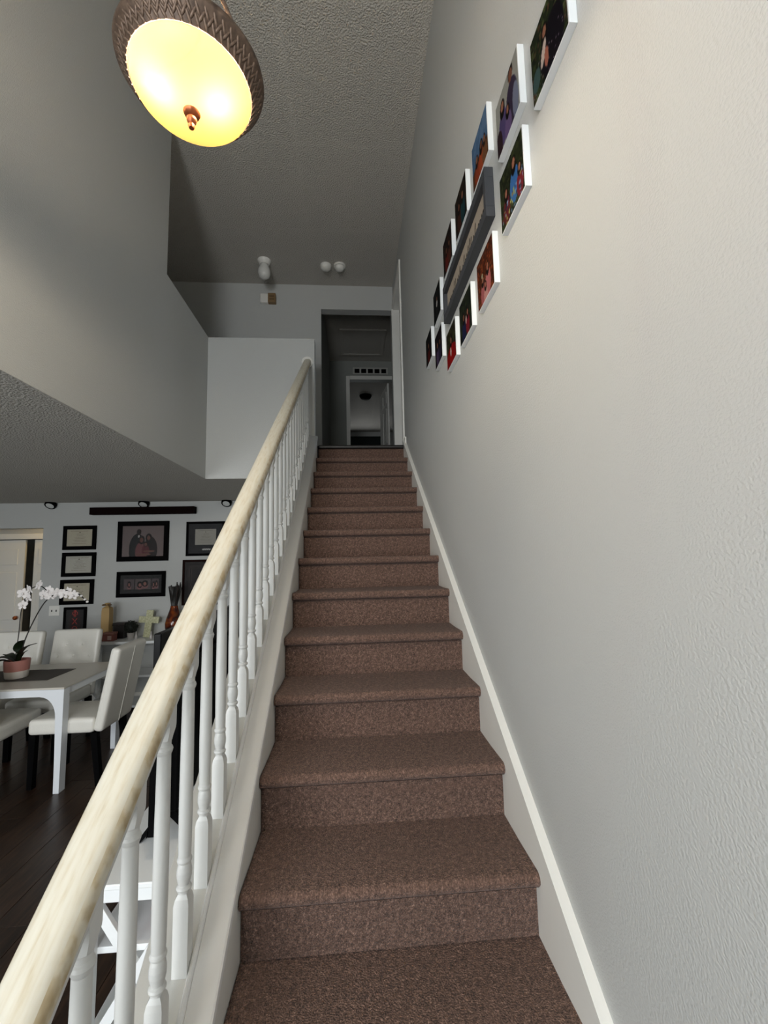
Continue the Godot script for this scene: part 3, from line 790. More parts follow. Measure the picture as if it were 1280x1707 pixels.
# ---------------------------------------------------------------- pendant lamp
func pendant() -> void:
	var p := V(-0.378, 2.853, -0.972)
	var t := thing("pendant_lamp", "lit bowl pendant lamp with embossed bronze rim and amber glass", "lamp", p)
	t.scale = Vector3.ONE * 0.9
	var top := (CEIL - p.y) / 0.9
	var b := MB.new()
	b.lathe([Vector2(0.150, -0.028), Vector2(0.156, -0.030), Vector2(0.160, -0.026), Vector2(0.180, 0.004), Vector2(0.187, 0.010), Vector2(0.189, 0.018), Vector2(0.187, 0.026), Vector2(0.178, 0.034), Vector2(0.165, 0.036), Vector2(0.150, 0.020), Vector2(0.148, -0.02), Vector2(0.150, -0.028)], 64)
	obj("rim", b, M.bronze, t)
	# embossed leaves round the sloping face of the rim
	var lf := MB.new()
	lf.ball(V(0, 0, 0), V(0.0035, 0.015, 0.0042), 8, 6)
	var lm := lf.mesh()
	for k in 3:
		for i in 54:
			var a := TAU * (i + 0.5 * k) / 54
			var f := 0.17 + 0.30 * k
			var rr := lerpf(0.1605, 0.1795, f)
			var yy := lerpf(-0.0255, 0.0035, f)
			var bs := Basis(Vector3.UP, -a) * Basis(Vector3.BACK, -0.58) * Basis(Vector3.RIGHT, 0.45 if k % 2 == 0 else -0.45)
			inst("embossed_leaf", lm, M.bronze, t, Transform3D(bs, V(rr * cos(a), yy, rr * sin(a))))
	b = MB.new()
	var pr := []
	for i in 15:
		var a := PI * 0.5 * i / 14.0
		pr.append(Vector2(0.154 * sin(a), -0.024 - 0.075 * cos(a)))
	b.lathe(pr, 56)
	obj("glass_bowl", b, M.bowl, t)
	b = MB.new()
	b.lathe([Vector2(0, -0.137), Vector2(0.005, -0.136), Vector2(0.007, -0.130), Vector2(0.0045, -0.126), Vector2(0.009, -0.121), Vector2(0.010, -0.115), Vector2(0.007, -0.111), Vector2(0.014, -0.107), Vector2(0.0165, -0.101), Vector2(0.012, -0.096)], 24)
	obj("finial", b, M.copper, t, Transform3D(Basis().scaled(V(1.35, 1.3, 1.35)), V(0, 0.03, 0)))
	for i in 3:
		var a := TAU * i / 3.0 + 0.5
		b = MB.new()
		b.tube([V(0.165 * cos(a), 0.03, 0.165 * sin(a)), V(0.06 * cos(a), 0.30, 0.06 * sin(a)), V(0.012 * cos(a), 0.42, 0.012 * sin(a))], 0.006, 8)
		obj("support_arm", b, M.bronze, t)
	b = MB.new(); b.lathe([Vector2(0, 0.40), Vector2(0.02, 0.40), Vector2(0.026, 0.42), Vector2(0.02, 0.45), Vector2(0.006, 0.47), Vector2(0.006, top - 0.03), Vector2(0.06, top - 0.03), Vector2(0.07, top), Vector2(0.0, top)], 20)
	obj("stem", b, M.bronze, t)
	for i in 2:
		var q: Vector3 = [V(0.064, -0.046, 0.012), V(-0.058, -0.046, 0.042)][i]
		var l := OmniLight3D.new()
		l.name = nm("pendant_bulb_light", t)
		l.position = q; l.light_color = Color(1.0, 0.93, 0.83); l.light_energy = 0.31; l.light_size = 0.02
		l.omni_range = 30.0; l.omni_attenuation = 2.0; l.shadow_enabled = true
		t.add_child(l)

# ---------------------------------------------------------------- dining room, far wall
func framed(called: String, label: String, x0: float, x1: float, y0: float, y1: float, fw: float, fm: Material, im: Image, group := "") -> Node3D:
	var z := -5.66
	var o := thing(called, label, "picture", V((x0 + x1) / 2, (y0 + y1) / 2, z), 0.0, group)
	var w := (x1 - x0) / 2
	var h := (y1 - y0) / 2
	var D := 0.024
	obj("frame_rail", rb(V(-w, h - fw, 0), V(w, h, D), 0.003), fm, o)
	obj("frame_rail", rb(V(-w, -h, 0), V(w, -h + fw, D), 0.003), fm, o)
	obj("frame_stile", rb(V(-w, -h + fw, 0), V(-w + fw, h - fw, D), 0.003), fm, o)
	obj("frame_stile", rb(V(w - fw, -h + fw, 0), V(w, h - fw, D), 0.003), fm, o)
	obj("print", card(V(-w + fw, -h + fw, 0.012), V(w - fw, -h + fw, 0.012), V(w - fw, h - fw, 0.012), V(-w + fw, h - fw, 0.012), Vector3.BACK), print_mat(im, 0.6), o)
	obj("glass", bx(V(-w + fw, -h + fw, 0.016), V(w - fw, h - fw, 0.018)), M.glass, o)
	return o
func diploma(sd: int, base: Color) -> Image:
	var im := blank(160, 120, base)
	var r := RandomNumberGenerator.new()
	r.seed = sd
	var ink := Color(0.38, 0.35, 0.30)
	dab(im, 0.5, 0.18, 0.022, 0.03, ink)
	var rows := [[0.10, 0.7], [0.28, 0.3], [0.36, 0.24], [0.46, 0.42], [0.54, 0.34], [0.64, 0.5], [0.72, 0.4], [0.84, 0.55]]
	for q in rows:
		var x: float = 0.5 - q[1] / 2
		while x < 0.5 + q[1] / 2:
			var l := r.randf_range(0.015, 0.05)
			dab(im, x + l / 2, q[0], l / 2, 0.012, base.lerp(ink, r.randf_range(0.35, 0.8)))
			x += l + 0.012
	return im

func dining_wall() -> void:
	for i in 3:
		var x: float = [-3.772, -2.648, -1.618][i]
		var o := thing("puck_light", ["black puck light at the top of the dining wall, leftmost, above the switch plate", "black puck light at the top of the dining wall, above the dark shelf plank", "black puck light at the top of the dining wall, nearest the handrail"][i], "light", V(x, 2.428, -5.632), 0.0, "puck lights along the dining wall")
		o.rotation.x = deg_to_rad(-38)
		var b := MB.new(); b.lathe([Vector2(0.045, -0.042), Vector2(0.056, -0.044), Vector2(0.062, -0.036), Vector2(0.064, 0.0)], 28)
		obj("housing", b, M.black, o)
		b = MB.new(); b.lathe([Vector2(0, -0.046), Vector2(0.03, -0.045), Vector2(0.046, -0.040)], 28)
		obj("lens", b, mat(Color(0.82, 0.83, 0.82), 0.3), o)
	var sh := thing("wall_shelf", "long dark wooden plank shelf high on the dining wall", "shelf", V(-2.64, 2.275, -5.66))
	obj("plank", rb(V(-0.636, 0, 0), V(0.636, 0.09, 0.09), 0.003), M.shelf_wood, sh)
	var cream := Color(0.80, 0.77, 0.68)
	var certs := [["top certificate in a black frame, above the other two certificates", -3.618, -3.221, 1.842, 2.144], ["middle certificate of the three stacked black frames", -3.616, -3.213, 1.510, 1.808], ["lowest certificate in a black frame, behind the white orchid", -3.620, -3.222, 1.168, 1.473]]
	for i in 3:
		var c = certs[i]
		framed("framed_certificate", c[0], c[1], c[2], c[3], c[4], 0.046, M.black_frame, diploma(3 + i, cream if i != 1 else Color(0.80, 0.79, 0.74)), "framed certificates")
	# Greek letters
	var im := blank(96, 128, Color(0.06, 0.035, 0.04))
	dab(im, 0.5, 0.5, 0.32, 0.62, Color(0.16, 0.035, 0.035))
	var gf := framed("letter_plaque", "black framed plaque with three red Greek letters", -3.560, -3.292, 0.795, 1.136, 0.03, M.black_frame, im)
	var red := mat(Color(0.62, 0.13, 0.08), 0.5)
	for i in 3:
		var lt := MB.new()
		var ring := []
		for k in 21: ring.append(V(0.028 * cos(TAU * k / 20.0), (0.024 if i == 0 else 0.032) * sin(TAU * k / 20.0), 0))
		if i != 1: lt.tube(ring, 0.0045, 6, false)
		if i == 0:
			lt.box(V(-0.0045, -0.038, -0.003), V(0.0045, 0.038, 0.003))
			for s in [-1, 1]: lt.box(V(-0.015, s * 0.037 - 0.003, -0.003), V(0.015, s * 0.037 + 0.003, 0.003))
		elif i == 1:
			for s in [-1, 1]: lt.box(V(-0.044, -0.0045, -0.003), V(0.044, 0.0045, 0.003), Transform3D(Basis(Vector3.BACK, s * 0.92), Vector3.ZERO))
		else:
			lt.box(V(-0.016, -0.004, -0.003), V(0.016, 0.004, 0.003))
		obj("letter", lt, red, gf, at(V(0, 0.094 - i * 0.094, 0.0145)))
	# family portrait
	im = blank(200, 160, Color(0.47, 0.41, 0.40))
	var hr := Color(0.05, 0.035, 0.035)
	var sk := Color(0.42, 0.27, 0.23)
	dab(im, 0.36, 0.78, 0.20, 0.52, Color(0.03, 0.03, 0.04)); dab(im, 0.39, 0.20, 0.055, 0.10, Color(0.12, 0.07, 0.06)); dab(im, 0.39, 0.34, 0.025, 0.05, Color(0.7, 0.68, 0.66))
	dab(im, 0.68, 0.78, 0.16, 0.42, Color(0.10, 0.04, 0.05)); dab(im, 0.63, 0.40, 0.075, 0.15, hr); dab(im, 0.625, 0.39, 0.04, 0.075, sk)
	dab(im, 0.46, 0.84, 0.15, 0.32, Color(0.45, 0.26, 0.27)); dab(im, 0.46, 0.46, 0.075, 0.14, hr); dab(im, 0.455, 0.46, 0.043, 0.08, sk)
	dab(im, 0.56, 0.80, 0.09, 0.18, Color(0.36, 0.13, 0.15)); dab(im, 0.56, 0.60, 0.05, 0.085, hr); dab(im, 0.56, 0.61, 0.036, 0.06, sk)
	dab(im, 0.64, 0.83, 0.14, 0.035, sk); dab(im, 0.5, 0.93, 0.2, 0.035, sk)
	soften(im, 0.45)
	framed("family_portrait", "large black framed studio portrait of a family of four", -2.963, -2.336, 1.683, 2.189, 0.06, M.black_frame, im)
	# three-photo frame
	im = blank(220, 100, Color(0.035, 0.033, 0.035))
	im.fill_rect(Rect2i(18, 22, 56, 56), Color(0.33, 0.28, 0.29)); im.fill_rect(Rect2i(78, 22, 84, 56), Color(0.36, 0.31, 0.31)); im.fill_rect(Rect2i(166, 22, 38, 56), Color(0.32, 0.27, 0.28))
	for q in [[0.21, 0.5, 0.045], [0.47, 0.52, 0.07], [0.59, 0.46, 0.075], [0.80, 0.52, 0.035], [0.87, 0.48, 0.035]]:
		dab(im, q[0], q[1] + 0.14, q[2] * 1.1, 0.14, Color(0.5, 0.33, 0.33)); dab(im, q[0], q[1], q[2], 0.18, hr); dab(im, q[0], q[1] + 0.02, q[2] * 0.5, 0.10, Color(0.55, 0.36, 0.32))
	soften(im, 0.6)
	framed("triple_portrait", "wide black frame with a row of three portraits below the family portrait", -2.952, -2.361, 1.238, 1.555, 0.045, M.black_frame, im)
	# diploma behind the handrail
	im = blank(200, 180, Color(0.045, 0.05, 0.075))
	var dp := diploma(31, Color(0.66, 0.65, 0.61))
	dp.resize(124, 96)
	im.blit_rect(dp, Rect2i(0, 0, 124, 96), V2i(38, 32))
	for k in 12: dab(im, 0.42 + 0.02 * k, 0.86 + 0.015 * sin(k * 2.0), 0.02, 0.022, Color(0.72, 0.72, 0.70))
	framed("framed_diploma", "black framed diploma with silver crest below, next to the handrail", -2.121, -1.64, 1.735, 2.173, 0.03, M.black_frame, im)
	# brown medal frame
	im = blank(120, 200, Color(0.085, 0.05, 0.045))
	for q in [[0.14, 0.10, 0.72, 0.004], [0.20, 0.14, 0.60, 0.004]]:
		var x0: int = int(120 * q[0]); var y0 := int(200 * q[1])
		var w := int(120 * (1 - 2 * q[0])); var h := int(200 * (1 - 2 * q[1]))
		for s in [Rect2i(x0, y0, w, 1), Rect2i(x0, y0 + h, w, 1), Rect2i(x0, y0, 1, h), Rect2i(x0 + w, y0, 1, h)]: im.fill_rect(s, Color(0.36, 0.31, 0.28))
	im.fill_rect(Rect2i(70, 8, 14, 24), Color(0.45, 0.42, 0.38)); im.fill_rect(Rect2i(56, 50, 10, 8), Color(0.55, 0.52, 0.5))
	framed("framed_award", "dark brown framed award with thin double border, half behind the handrail", -2.155, -1.70, 1.119, 1.687, 0.028, M.brown_frame, im)
	# switch plate
	var sw := thing("switch_plate", "white double switch plate left of the red letter plaque", "switch", V(-3.68, 1.098, -5.66))
	obj("plate", rb(V(-0.062, -0.06, 0), V(0.062, 0.06, 0.006), 0.003), M.trim, sw)
	for s in [-1, 1]: obj("toggle", rb(V(s * 0.026 - 0.006, -0.012, 0.006), V(s * 0.026 + 0.006, 0.012, 0.014), 0.002), mat(Color(0.35, 0.34, 0.33), 0.5), sw)
func V2i(x: int, y: int) -> Vector2i: return Vector2i(x, y)

# ---------------------------------------------------------------- dining table, chairs, orchid
func chair(label: String, p: Vector3, turn: float) -> void:
	# faces -z in its own axes
	var o := thing("dining_chair", label, "chair", p, turn, "white leather dining chairs round the white table")
	var b := MB.new()
	b.rbox(V(0, 0.4425, -0.02), V(0.45, 0.115, 0.48), 0.03, 3, Transform3D.IDENTITY, func(q: Vector3) -> Vector3:
		return q + V(0, 0.012 * maxf(0.0, 1.0 - pow(q.x / 0.22, 2)) * maxf(0.0, 1.0 - pow((q.z + 0.02) / 0.24, 2)) if q.y > 0.46 else 0.0, 0), 5)
	obj("seat", b, M.leather, o)
	var tilt := Transform3D(Basis(Vector3.RIGHT, deg_to_rad(10.5)), V(0, 0.40, 0.245))
	b = MB.new()
	b.rbox(V(0, 0.305, 0.0), V(0.45, 0.63, 0.075), 0.03, 3, tilt, func(q: Vector3) -> Vector3:
		var d := 0.0
		for bt in [[-0.075, 0.47], [0.075, 0.47], [-0.15, 0.36], [0.0, 0.36], [0.15, 0.36], [-0.075, 0.25], [0.075, 0.25], [-0.15, 0.14], [0.0, 0.14], [0.15, 0.14]]:
			d += 0.014 * exp(-(pow(q.x - bt[0], 2) + pow(q.y - bt[1], 2)) / 0.0012)
		return q + V(0, 0, (d - 0.006 * maxf(0.0, 1.0 - pow(q.x / 0.22, 2))) if q.z < 0.0 else 0.0), 17)
	var bk := obj("backrest", b, M.leather, o)
	for bt in [[-0.075, 0.47], [0.075, 0.47], [-0.15, 0.36], [0.0, 0.36], [0.15, 0.36], [-0.075, 0.25], [0.075, 0.25], [-0.15, 0.14], [0.0, 0.14], [0.15, 0.14]]:
		var c := MB.new(); c.ball(V(bt[0], bt[1], -0.033), V(0.011, 0.011, 0.006), 10, 6, tilt)
		obj("tuft_button", c, M.leather, bk)
	for s in [0.01]:
		var c := MB.new(); c.rbox(V(s, 0.30, 0.0385), V(0.006, 0.60, 0.006), 0.0025, 1, tilt)
		obj("back_piping", c, M.leather, bk)
	for sx in [-1, 1]:
		for sz in [[-0.225, 0.0], [0.215, 0.05]]:
			var c := MB.new()
			c.prism([Vector2(-0.024, 0.385), Vector2(0.024, 0.385), Vector2(0.018 + sz[1], 0.0), Vector2(-0.018 + sz[1], 0.0)], V(sx * 0.195 - 0.022, 0, sz[0]), V(0, 0, 1), V(0, 1, 0), V(0.044, 0, 0))
			obj("leg", c, M.black, o)

func dining_set() -> void:
	var x1 := -2.172
	var x0 := -3.80
	var za := -3.495
	var zb := -4.31
	var t := thing("dining_table", "white dining table with arched corner legs, orchid and runner on it", "table", V((x0 + x1) / 2, 0, (za + zb) / 2))
	var w := (x1 - x0) / 2
	var d := (za - zb) / 2
	obj("tabletop", rb(V(-w, 0.736, -d), V(w, 0.75, d), 0.003, 2), M.tabletop, t)
	# aprons and legs, with quarter-round brackets on the long sides
	for s in [-1, 1]:
		var zc: float = s * (d - 0.03)
		obj("apron", rb(V(-w + 0.07, 0.684, zc - 0.022), V(w - 0.07, 0.7355, zc + 0.022), 0.002), M.table, t)
		var xc: float = s * (w - 0.03)
		obj("apron", rb(V(xc - 0.02, 0.684, -d + 0.07), V(xc + 0.02, 0.7355, d - 0.07), 0.002), M.table, t)
		for sx in [-1, 1]:
			var poly := [Vector2(0, 0.7355), Vector2(0.165, 0.7355), Vector2(0.165, 0.684)]
			for i in 9:
				var a := PI * 0.5 * i / 8.0
				poly.append(Vector2(0.165 - 0.112 * sin(a), 0.684 - 0.15 * (1.0 - cos(a))))
			poly.append_array([Vector2(0.044, 0.25), Vector2(0.040, 0.0), Vector2(0, 0.0)])
			var b := MB.new()
			b.prism(poly, V(sx * w, 0, s * (d - 0.068) if s > 0 else s * d), V(-sx, 0, 0), V(0, 1, 0), V(0, 0, 0.068), 0.8)
			obj("leg", b, M.table, t)
	# runner
	var rn := MB.new()
	var N := 40
	for i in N:
		var xa := -3.75 + (3.75 - 2.445) * i / N
		var xb := -3.75 + (3.75 - 2.445) * (i + 1) / N
		var f := func(q: float) -> float: return 0.7535 + 0.0012 * sin(q * 31.0) + 0.0008 * sin(q * 57.0)
		rn.quad(V(xa, f.call(xa), -3.72), V(xb, f.call(xb), -3.72), V(xb, f.call(xb), -4.08), V(xa, f.call(xa), -4.08), Vector3.UP)
		rn.quad(V(xa, 0.7502, -3.72), V(xb, 0.7502, -3.72), V(xb, f.call(xb), -3.72), V(xa, f.call(xa), -3.72), Vector3.BACK)
		rn.quad(V(xa, 0.7502, -4.08), V(xb, 0.7502, -4.08), V(xb, f.call(xb), -4.08), V(xa, f.call(xa), -4.08), Vector3.FORWARD)
	rn.quad(V(-2.445, 0.7502, -3.72), V(-2.445, 0.7502, -4.08), V(-2.445, 0.7535, -4.08), V(-2.445, 0.7535, -3.72), Vector3.RIGHT)
	tag(obj("table_runner", rn, M.cloth), "dark taupe cloth runner lying along the dining table", "runner")
	chair("white leather chair at the table end nearest the handrail, seen from its side", V(-2.205, 0, -3.785), -PI / 2 + PI)
	chair("white tufted leather chair behind the table, below the red letter plaque", V(-2.785, 0, -4.315), PI)
	chair("white tufted leather chair behind the orchid at the left edge", V(-3.30, 0, -4.27), PI)
	chair("white leather chair on the near side of the table, only its seat showing", V(-2.80, 0, -3.63), 0.0)
	orchid()

func petal_mesh() -> Mesh:
	var b := MB.new()
	for i in 5:
		var a := TAU * i / 5.0 + PI * 0.5
		var wide := 0.017 if i in [1, 4] else 0.011
		var ax := V(cos(a), sin(a), 0)
		var sx := V(-sin(a), cos(a), 0)
		var bs := Basis(ax, sx, V(0, 0, 1))
		b.ball(Vector3.ZERO, V(0.019, wide, 0.0022), 10, 6, Transform3D(bs, ax * 0.019 + V(0, 0, -0.003 if i % 2 else 0.0)))
	b.ball(V(0, -0.006, 0.006), V(0.007, 0.008, 0.007), 8, 6)
	return b.mesh()
func leaf(b: MB, p0: Vector3, p1: Vector3, p2: Vector3, wid: float) -> void:
	var N := 12
	var prev := []
	for i in N + 1:
		var t := float(i) / N
		var c := p0.lerp(p1, t).lerp(p1.lerp(p2, t), t)
		var d := (p1 - p0).lerp(p2 - p1, t).normalized()
		var s := d.cross(Vector3.UP).normalized()
		var w := wid * pow(sin(PI * clampf(t * 0.93 + 0.06, 0, 1)), 0.6)
		var nn := s.cross(d).normalized()
		var cur := [c - s * w + nn * w * 0.25, c, c + s * w + nn * w * 0.25, nn]
		if i > 0:
			for k in 2:
				for sd in [1.0, -1.0]:
					var off: Vector3 = nn * 0.0012 * sd
					b.squad(prev[k] + off, prev[k + 1] + off, cur[k + 1] + off, cur[k] + off, prev[3] * sd, prev[3] * sd, nn * sd, nn * sd)
		prev = cur
func orchid() -> void:
	var c := V(-2.757, 0.7548, -3.83)
	var o := thing("potted_orchid", "white orchid with arching stems in a pink and white pot", "plant", c)
	var b := MB.new()
	b.lathe([Vector2(0, 0), Vector2(0.070, 0), Vector2(0.076, 0.006), Vector2(0.083, 0.06)], 32)
	obj("pot_base", b, mat(Color(0.86, 0.83, 0.79), 0.5), o)
	b = MB.new()
	b.lathe([Vector2(0.083, 0.06), Vector2(0.088, 0.13), Vector2(0.087, 0.143), Vector2(0.081, 0.144), Vector2(0.079, 0.125), Vector2(0.0, 0.12)], 32)
	obj("pot", b, mat(Color(0.74, 0.50, 0.46), 0.5), o)
	for L in [[V(-0.01, 0.13, 0.02), V(-0.10, 0.22, 0.05), V(-0.22, 0.10, 0.07), 0.034], [V(0.0, 0.13, 0.0), V(0.03, 0.25, 0.02), V(0.16, 0.27, 0.02), 0.026], [V(0.01, 0.13, -0.01), V(-0.02, 0.28, 0.0), V(0.06, 0.30, 0.02), 0.036],
			[V(-0.02, 0.13, 0.0), V(-0.12, 0.20, -0.05), V(-0.17, 0.16, -0.10), 0.034], [V(0.02, 0.13, 0.02), V(0.06, 0.20, 0.05), V(0.10, 0.22, 0.03), 0.02], [V(-0.03, 0.13, 0.03), V(-0.08, 0.19, 0.09), V(-0.13, 0.08, 0.13), 0.034]]:
		b = MB.new(); leaf(b, L[0], L[1], L[2], L[3]); obj("leaf", b, M.leaf, o)
	var curve := func(pts: Array) -> Array:
		var cv := Curve3D.new()
		for i in pts.size():
			var tg: Vector3 = (pts[mini(i + 1, pts.size() - 1)] - pts[maxi(i - 1, 0)]) * 0.17
			cv.add_point(pts[i], -tg, tg)
		cv.bake_interval = 0.02
		return Array(cv.get_baked_points())
	b = MB.new(); b.tube(curve.call([V(0.02, 0.12, 0), V(0.05, 0.30, 0), V(0.14, 0.52, 0), V(0.22, 0.635, 0), V(0.34, 0.69, 0), V(0.43, 0.675, 0), V(0.52, 0.60, 0)]), 0.0045, 8)
	obj("flower_stem", b, M.stem, o)
	b = MB.new(); b.tube(curve.call([V(-0.02, 0.12, 0), V(-0.01, 0.35, -0.01), V(0.0, 0.55, -0.01), V(0.06, 0.70, 0), V(0.14, 0.735, 0), V(0.20, 0.70, 0.01)]), 0.0035, 8)
	obj("flower_stem", b, M.stem, o)
	var pm := petal_mesh()
	var rng := RandomNumberGenerator.new()
	rng.seed = 4
	for q in [[0.02, 0.68], [0.03, 0.585], [0.075, 0.71], [0.145, 0.745], [0.175, 0.66], [0.235, 0.655], [0.215, 0.70], [0.285, 0.675], [0.345, 0.665], [0.375, 0.69], [0.42, 0.655], [0.045, 0.64]]:
		var bs := Basis.from_euler(V(rng.randf_range(-0.4, 0.3), rng.randf_range(-0.7, 0.9), rng.randf_range(-0.4, 0.4))).scaled(Vector3.ONE * rng.randf_range(0.95, 1.25))
		inst("flower", pm, M.petal, o, Transform3D(bs, V(q[0], q[1], rng.randf_range(0.0, 0.03))))
	for q in [[0.475, 0.645], [0.505, 0.615], [0.525, 0.595]]:
		b = MB.new(); b.ball(V(q[0], q[1], 0), V(0.012, 0.009, 0.009), 8, 6)
		obj("bud", b, M.petal, o)

# ---------------------------------------------------------------- console by the dining wall
func cross_brace(parent: Node, t: Transform3D, w: float, h: float, bar: float, dep: float, m: Material) -> void:
	var a := atan2(h, w)
	var l := sqrt(w * w + h * h)
	for s in [-1, 1]:
		var b := MB.new()
		b.rbox(Vector3.ZERO, V(l - bar * 0.8, bar, dep * (1.0 if s > 0 else 0.94)), 0.002, 1)
		obj("cross_bar", b, m, parent, t * Transform3D(Basis(Vector3.BACK, a * s), Vector3.ZERO))
func console() -> void:
	var c := thing("console_table", "white three-tier console table against the dining wall", "table", V(-2.5, 0, -5.44))
	var w := 0.62
	var d := 0.185
	obj("top", rb(V(-w, 0.735, -d), V(w, 0.765, d), 0.003), M.white, c)
	obj("shelf", rb(V(-w + 0.02, 0.36, -d + 0.01), V(w - 0.02, 0.385, d - 0.005), 0.003), M.white, c)
	obj("shelf", rb(V(-w + 0.02, 0.03, -d + 0.01), V(w - 0.02, 0.055, d - 0.005), 0.003), M.white, c)
	for sx in [-1, 1]:
		for sz in [-1, 1]:
			var x: float = sx * (w - 0.03)
			var z: float = sz * (d - 0.025)
			obj("leg", rb(V(x - 0.02, 0, z - 0.02), V(x + 0.02, 0.735, z + 0.02), 0.002), M.white, c)
		cross_brace(c, Transform3D(Basis(Vector3.UP, PI / 2), V(sx * (w - 0.03), 0.21, 0)), 0.30, 0.30, 0.025, 0.018, M.white)
	var by := 0.765
	# things standing on it
	var bag := thing("bottle_bag", "tall tan bottle gift bag with a bow on the console", "bag", V(-2.945, by, -5.46))
	var b := MB.new()
	b.loft([[0.0, 0.046, 0.9], [0.33, 0.046, 0.9], [0.37, 0.043, 0.8], [0.39, 0.02, 0.4], [0.40, 0.014, 0.2], [0.425, 0.03, 0.5], [0.43, 0.0, 0.5]], 24)
	obj("bag_body", b, mat(Color(0.70, 0.58, 0.38), 0.6), bag)
	b = MB.new(); b.ball(V(-0.03, 0.405, 0.02), V(0.03, 0.012, 0.01), 10, 6); b.ball(V(0.03, 0.405, 0.02), V(0.03, 0.012, 0.01), 10, 6)
	obj("bow", b, mat(Color(0.38, 0.29, 0.17), 0.5), bag)
	var j1 := thing("candle_jar", "dark red candle jar left of the bottle bag on the console", "candle", V(-3.035, by, -5.40))
	b = MB.new(); b.lathe([Vector2(0, 0), Vector2(0.045, 0), Vector2(0.05, 0.008), Vector2(0.05, 0.09), Vector2(0.046, 0.095), Vector2(0.044, 0.07), Vector2(0, 0.07)], 24)
	obj("jar", b, mat(Color(0.24, 0.09, 0.075), 0.2), j1)
	b = MB.new(); b.lathe([Vector2(0, 0.115), Vector2(0.02, 0.113), Vector2(0.048, 0.105), Vector2(0.05, 0.096), Vector2(0, 0.096)], 24)
	obj("lid", b, mat(Color(0.6, 0.55, 0.5), 0.25, 0.6), j1)
	var bb := thing("keepsake_box", "dark brown square keepsake box on the console behind the pink box", "box", V(-2.815, by, -5.52))
	obj("box_body", rb(V(-0.065, 0, -0.05), V(0.065, 0.15, 0.05), 0.004), mat(Color(0.10, 0.075, 0.065), 0.5), bb)
	obj("box_lid", rb(V(-0.07, 0.15, -0.055), V(0.07, 0.185, 0.055), 0.004), mat(Color(0.13, 0.095, 0.08), 0.45), bb)
	var pb := thing("trinket_box", "small pink trinket box with a pale label on the console", "box", V(-2.855, by, -5.36))
	obj("box_body", rb(V(-0.065, 0, -0.045), V(0.065, 0.075, 0.045), 0.004), mat(Color(0.52, 0.31, 0.28), 0.6), pb)
	obj("box_lid", rb(V(-0.069, 0.075, -0.049), V(0.069, 0.098, 0.049), 0.004), mat(Color(0.58, 0.40, 0.36), 0.6), pb)
	obj("pale_label", rb(V(0.0, 0.015, 0.045), V(0.045, 0.062, 0.047), 0.001), mat(Color(0.75, 0.63, 0.60), 0.6), pb)
	var tp := thing("topiary", "dark green clipped ball plant in a small white pot on the console", "plant", V(-2.665, by, -5.46))
	b = MB.new(); b.lathe([Vector2(0, 0), Vector2(0.032, 0), Vector2(0.042, 0.06), Vector2(0.044, 0.07), Vector2(0.036, 0.07), Vector2(0.0, 0.06)], 20)
	obj("pot", b, mat(Color(0.66, 0.64, 0.62), 0.4), tp)
	b = MB.new()
	var rng := RandomNumberGenerator.new()
	rng.seed = 15
	b.ball(V(0, 0.135, 0), V(0.062, 0.06, 0.06), 14, 10)
	for k in 260:
		var dv := V(rng.randfn(), rng.randfn(), rng.randfn()).normalized()
		b.ball(Vector3.ZERO, V(0.011, 0.003, 0.006), 5, 4, Transform3D(Basis.from_euler(V(rng.randf() * 6, rng.randf() * 6, rng.randf() * 6)), V(0, 0.135, 0) + dv * rng.randf_range(0.062, 0.078)))
	obj("foliage", b, mat(Color(0.075, 0.10, 0.06), 0.7), tp)
	var cr := thing("cross", "pale yellow-green mosaic cross standing on the console", "cross", V(-2.50, by + 0.002, -5.50))
	var tl := Transform3D(Basis(Vector3.BACK, deg_to_rad(-4)) * Basis(Vector3.RIGHT, deg_to_rad(-6)), Vector3.ZERO)
	b = MB.new()
	b.prism([Vector2(-0.04, 0), Vector2(0.04, 0), Vector2(0.038, 0.17), Vector2(0.115, 0.168), Vector2(0.118, 0.245), Vector2(0.038, 0.243), Vector2(0.040, 0.32), Vector2(-0.040, 0.32), Vector2(-0.038, 0.243), Vector2(-0.118, 0.245), Vector2(-0.115, 0.168), Vector2(-0.038, 0.17)], tl * V(0, 0, -0.012), tl.basis.x, tl.basis.y, tl.basis.z * 0.024)
	var cm := mat(Color.WHITE, 0.4)
	cm.albedo_texture = noise_tex(0.06, 128, FastNoiseLite.TYPE_CELLULAR, 1, 12, grad([[0.0, Color(0.66, 0.66, 0.50)], [1.0, Color(0.84, 0.83, 0.70)]]))
	cm.uv1_triplanar = true; cm.uv1_scale = Vector3.ONE * 6
	obj("cross_body", b, cm, cr)
	for s in [-1, 1]:
		b = MB.new(); b.lathe([Vector2(0, 0), Vector2(0.016, 0), Vector2(0.017, 0.03), Vector2(0.007, 0.055), Vector2(0.007, 0.085), Vector2(0.0, 0.09)], 14)
		tag(obj("glass_vial", b, mat(Color(0.72, 0.70, 0.68), 0.1), self, at(V(-2.50 + s * 0.085 + 0.01, by, -5.40))), ["small pale glass vial left of the cross foot", "small pale glass vial right of the cross foot"][0 if s < 0 else 1], "bottle", "glass vials beside the cross")
	var va := thing("vase", "amber and dark red glass vase holding dried reeds on the console", "vase", V(-2.175, by, -5.47))
	b = MB.new(); b.lathe([Vector2(0, 0), Vector2(0.05, 0), Vector2(0.07, 0.03), Vector2(0.095, 0.11), Vector2(0.098, 0.16), Vector2(0.085, 0.22), Vector2(0.058, 0.30), Vector2(0.042, 0.355), Vector2(0.040, 0.37), Vector2(0.034, 0.365), Vector2(0.04, 0.30), Vector2(0, 0.2)], 32)
	var vm := mat(Color.WHITE, 0.08)
